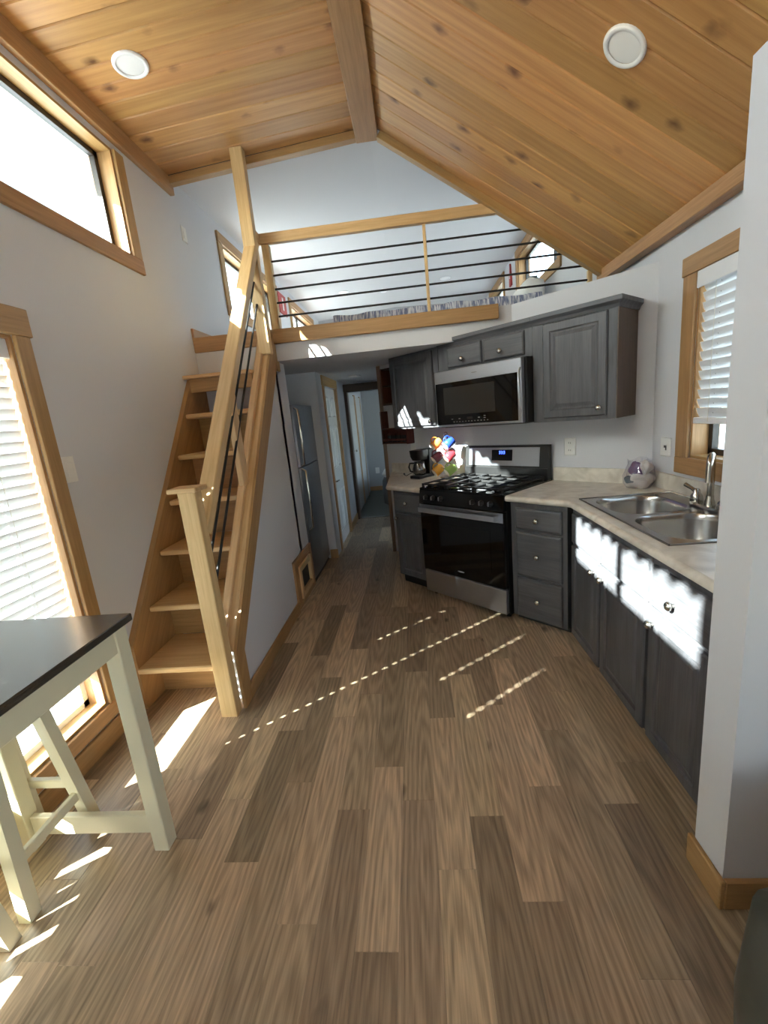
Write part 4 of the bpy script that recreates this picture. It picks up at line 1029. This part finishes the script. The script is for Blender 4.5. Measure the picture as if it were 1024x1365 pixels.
# ------------------------------------------------------------------ things on the small worktop
cf = thing('coffee_maker', 'black drip coffee maker with glass carafe', 'coffee maker', (-1.81, -0.21, ZT), F45)
FCx, FCy = -1.82, -0.21
MB().box(FCx - 0.06, FCx + 0.06, FCy - 0.10, FCy + 0.11, ZT, ZT + 0.028, 0.006).build('base', 'black', cf)
MB().box(FCx - 0.06, FCx + 0.06, FCy + 0.05, FCy + 0.11, ZT + 0.028, ZT + 0.255, 0.006).build('tower', 'black', cf)
MB().loops([[(p[0], p[1], z) for p in rrect(FCx - 0.062 - e, FCx + 0.062 + e, FCy - 0.09 - e, FCy + 0.05, 0.03, 4)] for z, e in ((ZT + 0.165, -0.012), (ZT + 0.20, 0.0), (ZT + 0.255, 0.004))]).build('filter_basket', 'black', cf)
cg = MB().lathe([(0.045, 0.0), (0.062, 0.02), (0.064, 0.055), (0.052, 0.095), (0.046, 0.108)], (FCx, FCy - 0.025, ZT + 0.03), 20, cap1=False).build('carafe', 'carafe_glass', cf)
MB().lathe([(0.047, 0.105), (0.049, 0.112), (0.045, 0.120), (0.01, 0.122)], (FCx, FCy - 0.025, ZT + 0.03), 20).build('lid', 'black', cg, F45)
MB().lathe([(0.044, 0.002), (0.060, 0.02), (0.061, 0.04), (0.01, 0.0405)], (FCx, FCy - 0.025, ZT + 0.03), 18).build('coffee', 'slot', cg, F45)
MB().tube([(FCx - 0.045, FCy - 0.035, ZT + 0.135), (FCx - 0.095, FCy - 0.05, ZT + 0.135), (FCx - 0.11, FCy - 0.052, ZT + 0.10), (FCx - 0.095, FCy - 0.05, ZT + 0.06), (FCx - 0.06, FCy - 0.038, ZT + 0.055)], 0.008, 8).build('handle', 'black', cg, F45)
tag(MB().tube([tuple(F45 @ Vector(p)) for p in ((FCx - 0.06, FCy + 0.09, ZT + 0.0055), (FCx - 0.15, FCy + 0.04, ZT + 0.005), (FCx - 0.19, FCy + 0.07, ZT + 0.03), (FCx - 0.21, FCy + 0.0, ZT + 0.006), (FCx - 0.26, FCy + 0.03, ZT + 0.006), (FCx - 0.30, FCy + 0.06, ZT + 0.012))], [0.003, 0.003, 0.003, 0.003, 0.004, 0.010], 8).build('power_cord', 'black'), 'black power cord with plug lying by the coffee maker', 'cord')
# wire mug tree with six mugs
TX, TY = -1.575, -0.13
mt = thing('mug_rack', 'wire mug stand holding coloured mugs', 'mug stand', (TX, TY, ZT), F45)
MB().lathe([(0.075, 0.0), (0.075, 0.006), (0.066, 0.008)], (TX, TY, ZT), 22).build('base', 'wire', mt)
MB().tube([(TX, TY, ZT + 0.006), (TX, TY, ZT + 0.36)], 0.005, 8).build('stem', 'wire', mt)
lp_ = [(TX + 0.018 * math.cos(a), TY, ZT + 0.377 + 0.018 * math.sin(a)) for a in (2 * PI * q / 14 for q in range(15))]
MB().tube(lp_, 0.004, 6).build('loop', 'wire', mt)
mug_spec = [('mug_orange', 'orange mug high on the wire stand', -1, 0.300), ('mug_blue', 'blue mug high on the wire stand', 1, 0.305), ('mug_plum', 'plum mug on the middle arm of the wire stand', -1, 0.185),
            ('mug_red', 'red mug on the middle arm of the wire stand', 1, 0.195), ('mug_yellow', 'yellow mug low on the wire stand', -1, 0.070), ('mug_green', 'green mug low on the wire stand', 1, 0.075)]
for mat_, lab_, sd, hz in mug_spec:
    MB().tube([(TX, TY, ZT + hz + 0.01), (TX + sd * 0.022, TY - 0.03, ZT + hz + 0.012), (TX + sd * 0.033, TY - 0.048, ZT + hz + 0.024)], 0.0035, 6).build('arm', 'wire', mt)
    # mug axis points out to the side, forward and a little down
    ax = Vector((sd * 0.35, -0.75, -0.52)).normalized()
    if sd > 0: ax = Vector((-0.35, -0.80, -0.48)).normalized()
    c_ = Vector((TX + sd * 0.072, TY - 0.045, ZT + hz))
    q = ax.to_track_quat('Z', 'Y').to_matrix().to_4x4()
    Fm = F45 @ Matrix.Translation(c_) @ q
    mg = thing('coffee_mug', lab_, 'mug', (0, 0, -0.045), Fm, 'mugs on the wire stand')
    MB().lathe([(0.004, -0.046), (0.032, -0.046), (0.037, -0.040), (0.040, 0.0), (0.041, 0.046), (0.0375, 0.046)], (0, 0, 0), 22, cap1=False).build('body', mat_, mg)
    MB().lathe([(0.0375, 0.046), (0.0365, 0.0), (0.033, -0.036), (0.004, -0.040)], (0, 0, 0), 22, cap0=False).build('lining', 'mug_inside', mg)
    hp = []
    ud = (Fm.to_3x3().inverted() @ Vector((0, 0, 1))); ud.z = 0; ud.normalize()
    for a in range(-80, 81, 20):
        r_ = math.radians(a); hp.append(tuple(ud * (0.036 + 0.030 * math.cos(r_)) + Vector((0, 0, 0.030 * math.sin(r_)))))
    MB().tube(hp, 0.0055, 8).build('handle', mat_, mg)

# cherry spice rack and end shelf at the passage end of the wall cabinet
sp = thing('spice_rack', 'small cherry wood rack under the wall cabinet', 'rack', (-2.28, -0.05, 1.19), F45)
for x_ in (-2.455, -2.095): stick('side', 'cherry', sp, x_ - 0.009, x_ + 0.009, -0.10, -0.003, 1.19, 1.52)
stick('back', 'cherry', sp, -2.446, -2.104, -0.012, -0.003, 1.19, 1.345, grain='x')
for z_ in (1.195, 1.335): stick('shelf', 'cherry', sp, -2.446, -2.104, -0.10, -0.013, z_, z_ + 0.014)
stick('front_rail', 'cherry', sp, -2.446, -2.104, -0.108, -0.099, 1.225, 1.245)
for i_, x_ in enumerate((-2.39, -2.32, -2.25, -2.18)):
    b_ = thing('spice_jar', 'small dark spice jar standing in the cherry rack', 'jar', (x_, -0.055, 1.209), F45, 'jars in the cherry rack')
    MB().lathe([(0.022, 0.0), (0.023, 0.004), (0.023, 0.06), (0.018, 0.068)], (x_, -0.055, 1.2095), 14).build('glass', 'slot', b_)
    MB().lathe([(0.020, 0.068), (0.020, 0.085), (0.004, 0.086)], (x_, -0.055, 1.2095), 14).build('lid', 'cherry', b_)
es = thing('end_shelf', 'narrow cherry wood shelf unit on the end of the wall cabinet', 'shelf', (-2.12, -0.2, 1.57), F45)
stick('side', 'cherry', es, -2.20, -2.182, -0.285, -0.01, 1.57, 1.90)
for z_ in (1.575, 1.735, 1.885): stick('shelf', 'dark_casing', es, -2.182, -2.052, -0.28, -0.01, z_, z_ + 0.012)

# bag of cloths on the corner of the worktop
bgx, bgy = 1.362, 2.762
bt = thing('bag_of_cloths', 'clear plastic bag of white and purple cloths on the worktop corner', 'bag', (bgx, bgy, ZT))
blob((bgx, bgy, ZT + 0.048), (0.082, 0.070, 0.052), 3, 0.22, n=22, m=12, flat=0.12).build('folded_cloth', 'rag_white', bt)
blob((bgx - 0.018, bgy + 0.0, ZT + 0.115), (0.042, 0.042, 0.045), 5, 0.22).build('purple_cloth', 'rag_purple', bt)
blob((bgx - 0.052, bgy - 0.005, ZT + 0.055), (0.032, 0.045, 0.030), 6, 0.15).build('grey_cloth', 'rag_grey', bt)
blob((bgx + 0.022, bgy - 0.02, ZT + 0.125), (0.038, 0.042, 0.042), 7, 0.25).build('loose_cloth', 'rag_white', bt)
b_ = MB(); L = []
for q, (z, r) in enumerate(((0.004, 0.062), (0.03, 0.083), (0.08, 0.086), (0.125, 0.075), (0.155, 0.062), (0.178, 0.066))):
    L.append([(bgx + r * (1 + 0.10 * math.sin(5 * a + q) + 0.06 * math.sin(9 * a - 2 * q)) * math.cos(a), bgy + r * (1 + 0.10 * math.sin(4 * a + q)) * math.sin(a), ZT + z + 0.010 * math.sin(3 * a + q) * (q > 3)) for a in (2 * PI * i_ / 28 for i_ in range(28))])
b_.loops(L, True, False).build('plastic_bag', 'plastic_bag', bt)
# ------------------------------------------------------------------ dining table and stools
tb_ = thing('dining_table', 'counter-height table with dark top and cream legs', 'table', (-1.31, 0.75, 0))
tx0, tx1, ty0, ty1, tz = -1.615, -1.000, -0.10, 1.300, 0.912
stick('table_top', 'table_dark', tb_, tx0, tx1, ty0, ty1, tz - 0.026, tz, c=0.003)
for x_ in (tx0 + 0.012, tx1 - 0.070):
    for y_ in (ty0 + 0.02, ty1 - 0.078): stick('leg', 'cream', tb_, x_, x_ + 0.056, y_, y_ + 0.056, 0.0, tz - 0.026, c=0.003)
for b in ((tx0 + 0.02, tx0 + 0.045, ty0 + 0.076, ty1 - 0.078), (tx1 - 0.038, tx1 - 0.016, ty0 + 0.076, ty1 - 0.078)): stick('apron', 'cream', tb_, *b, tz - 0.105, tz - 0.026)
for b in ((tx0 + 0.068, tx1 - 0.070, ty0 + 0.03, ty0 + 0.055), (tx0 + 0.068, tx1 - 0.070, ty1 - 0.060, ty1 - 0.036)):
    stick('apron', 'cream', tb_, *b, tz - 0.105, tz - 0.026); stick('stretcher', 'cream', tb_, *b, 0.062, 0.142)
def stool(label, cy):
    s_ = thing('bar_stool', label, 'stool', (-1.49, cy, 0), group='stools under the table')
    H = 0.62; x0, x1, y0, y1 = -1.615, -1.368, cy - 0.155, cy + 0.155
    top = MB(); L = []
    for k_, z in ((0.012, H - 0.034), (0.0, H - 0.028), (0.0, H - 0.008), (0.010, H)):
        L.append([p + (z + 0.010 * ((p[1] - cy) / 0.2) ** 2,) for p in rrect(x0 + 0.03 + k_, x1 + 0.0 - k_, cy - 0.15 + k_, cy + 0.15 - k_, 0.03, 4)])
    top.loops(L, True, True, smooth=False); top.build('seat', 'table_dark', s_)
    tops = [(-1.575, cy - 0.10), (-1.415, cy - 0.10), (-1.575, cy + 0.10), (-1.415, cy + 0.10)]
    feet = [(x0 - 0.0, y0), (x1, y0), (x0 - 0.0, y1), (x1, y1)]
    at = lambda i, z: Vector((feet[i][0] + (tops[i][0] - feet[i][0]) * z / H, feet[i][1] + (tops[i][1] - feet[i][1]) * z / H, z))
    for i in range(4):
        m_ = MB(); h = 0.021
        m_.loops([[(at(i, z).x + a * h, at(i, z).y + b * h, z) for a, b in ((-1, -1), (1, -1), (1, 1), (-1, 1))] for z in (0.0, H - 0.03)], True, True, smooth=False)
        grain_build(m_, 'leg', 'cream', s_, (0, 0, 1))
    for i, j, z in ((1, 3, 0.19), (0, 2, 0.19), (2, 3, 0.24), (0, 1, 0.24)):
        beam('stretcher', 'cream', s_, at(i, z), at(j, z), 0.022, 0.036)
stool('cream bar stool at the stair end of the dining table', 1.165)
stool('cream bar stool at the middle of the dining table', 0.78)

# ------------------------------------------------------------------ armchair at the wing wall
ac = thing('leather_armchair', 'dark grey-green leather armchair by the wing wall', 'armchair', (1.02, 0.30, 0))
def cushion(x0, x1, y0, y1, z0, z1, r): return soft(x0, x1, y0, y1, z0, z1, r)
cushion(0.545, 1.40, 0.50, 0.715, 0.03, 0.555, 0.05).build('arm', 'leather', ac)
cushion(0.585, 1.40, -0.32, -0.10, 0.03, 0.555, 0.05).build('arm', 'leather', ac)
cushion(0.60, 1.20, -0.10, 0.50, 0.05, 0.42, 0.05).build('seat', 'leather', ac)
cushion(1.20, 1.42, -0.12, 0.52, 0.05, 0.92, 0.06).build('backrest', 'leather', ac)
for x_, y_ in ((0.66, -0.22), (0.66, 0.62), (1.34, -0.22), (1.34, 0.62)): MB().lathe([(0.02, 0), (0.024, 0.035)], (x_, y_, 0), 10).build('foot', 'black', ac)

# ------------------------------------------------------------------ bed seen through the doorway
bd = thing('bedroom_bed', 'bed with grey blanket just inside the bedroom', 'bed', (0.3, 7.6, 0))
cushion(-0.58, 1.20, 6.85, 8.4, 0.05, 0.50, 0.06).build('mattress', 'blanket_grey', bd)
cushion(-0.575, -0.20, 6.95, 7.5, 0.50, 0.60, 0.04).build('white_sheet', 'linen', bd)
tag(MB().rect_steps(-0.84, -0.76, 0.35, 0.47, [(0, 0.0005), (0, 0.004), (0.004, 0.006)], YE).build('wall_outlet', 'plate_white'), 'white outlet on the blue-grey end wall', 'outlet')
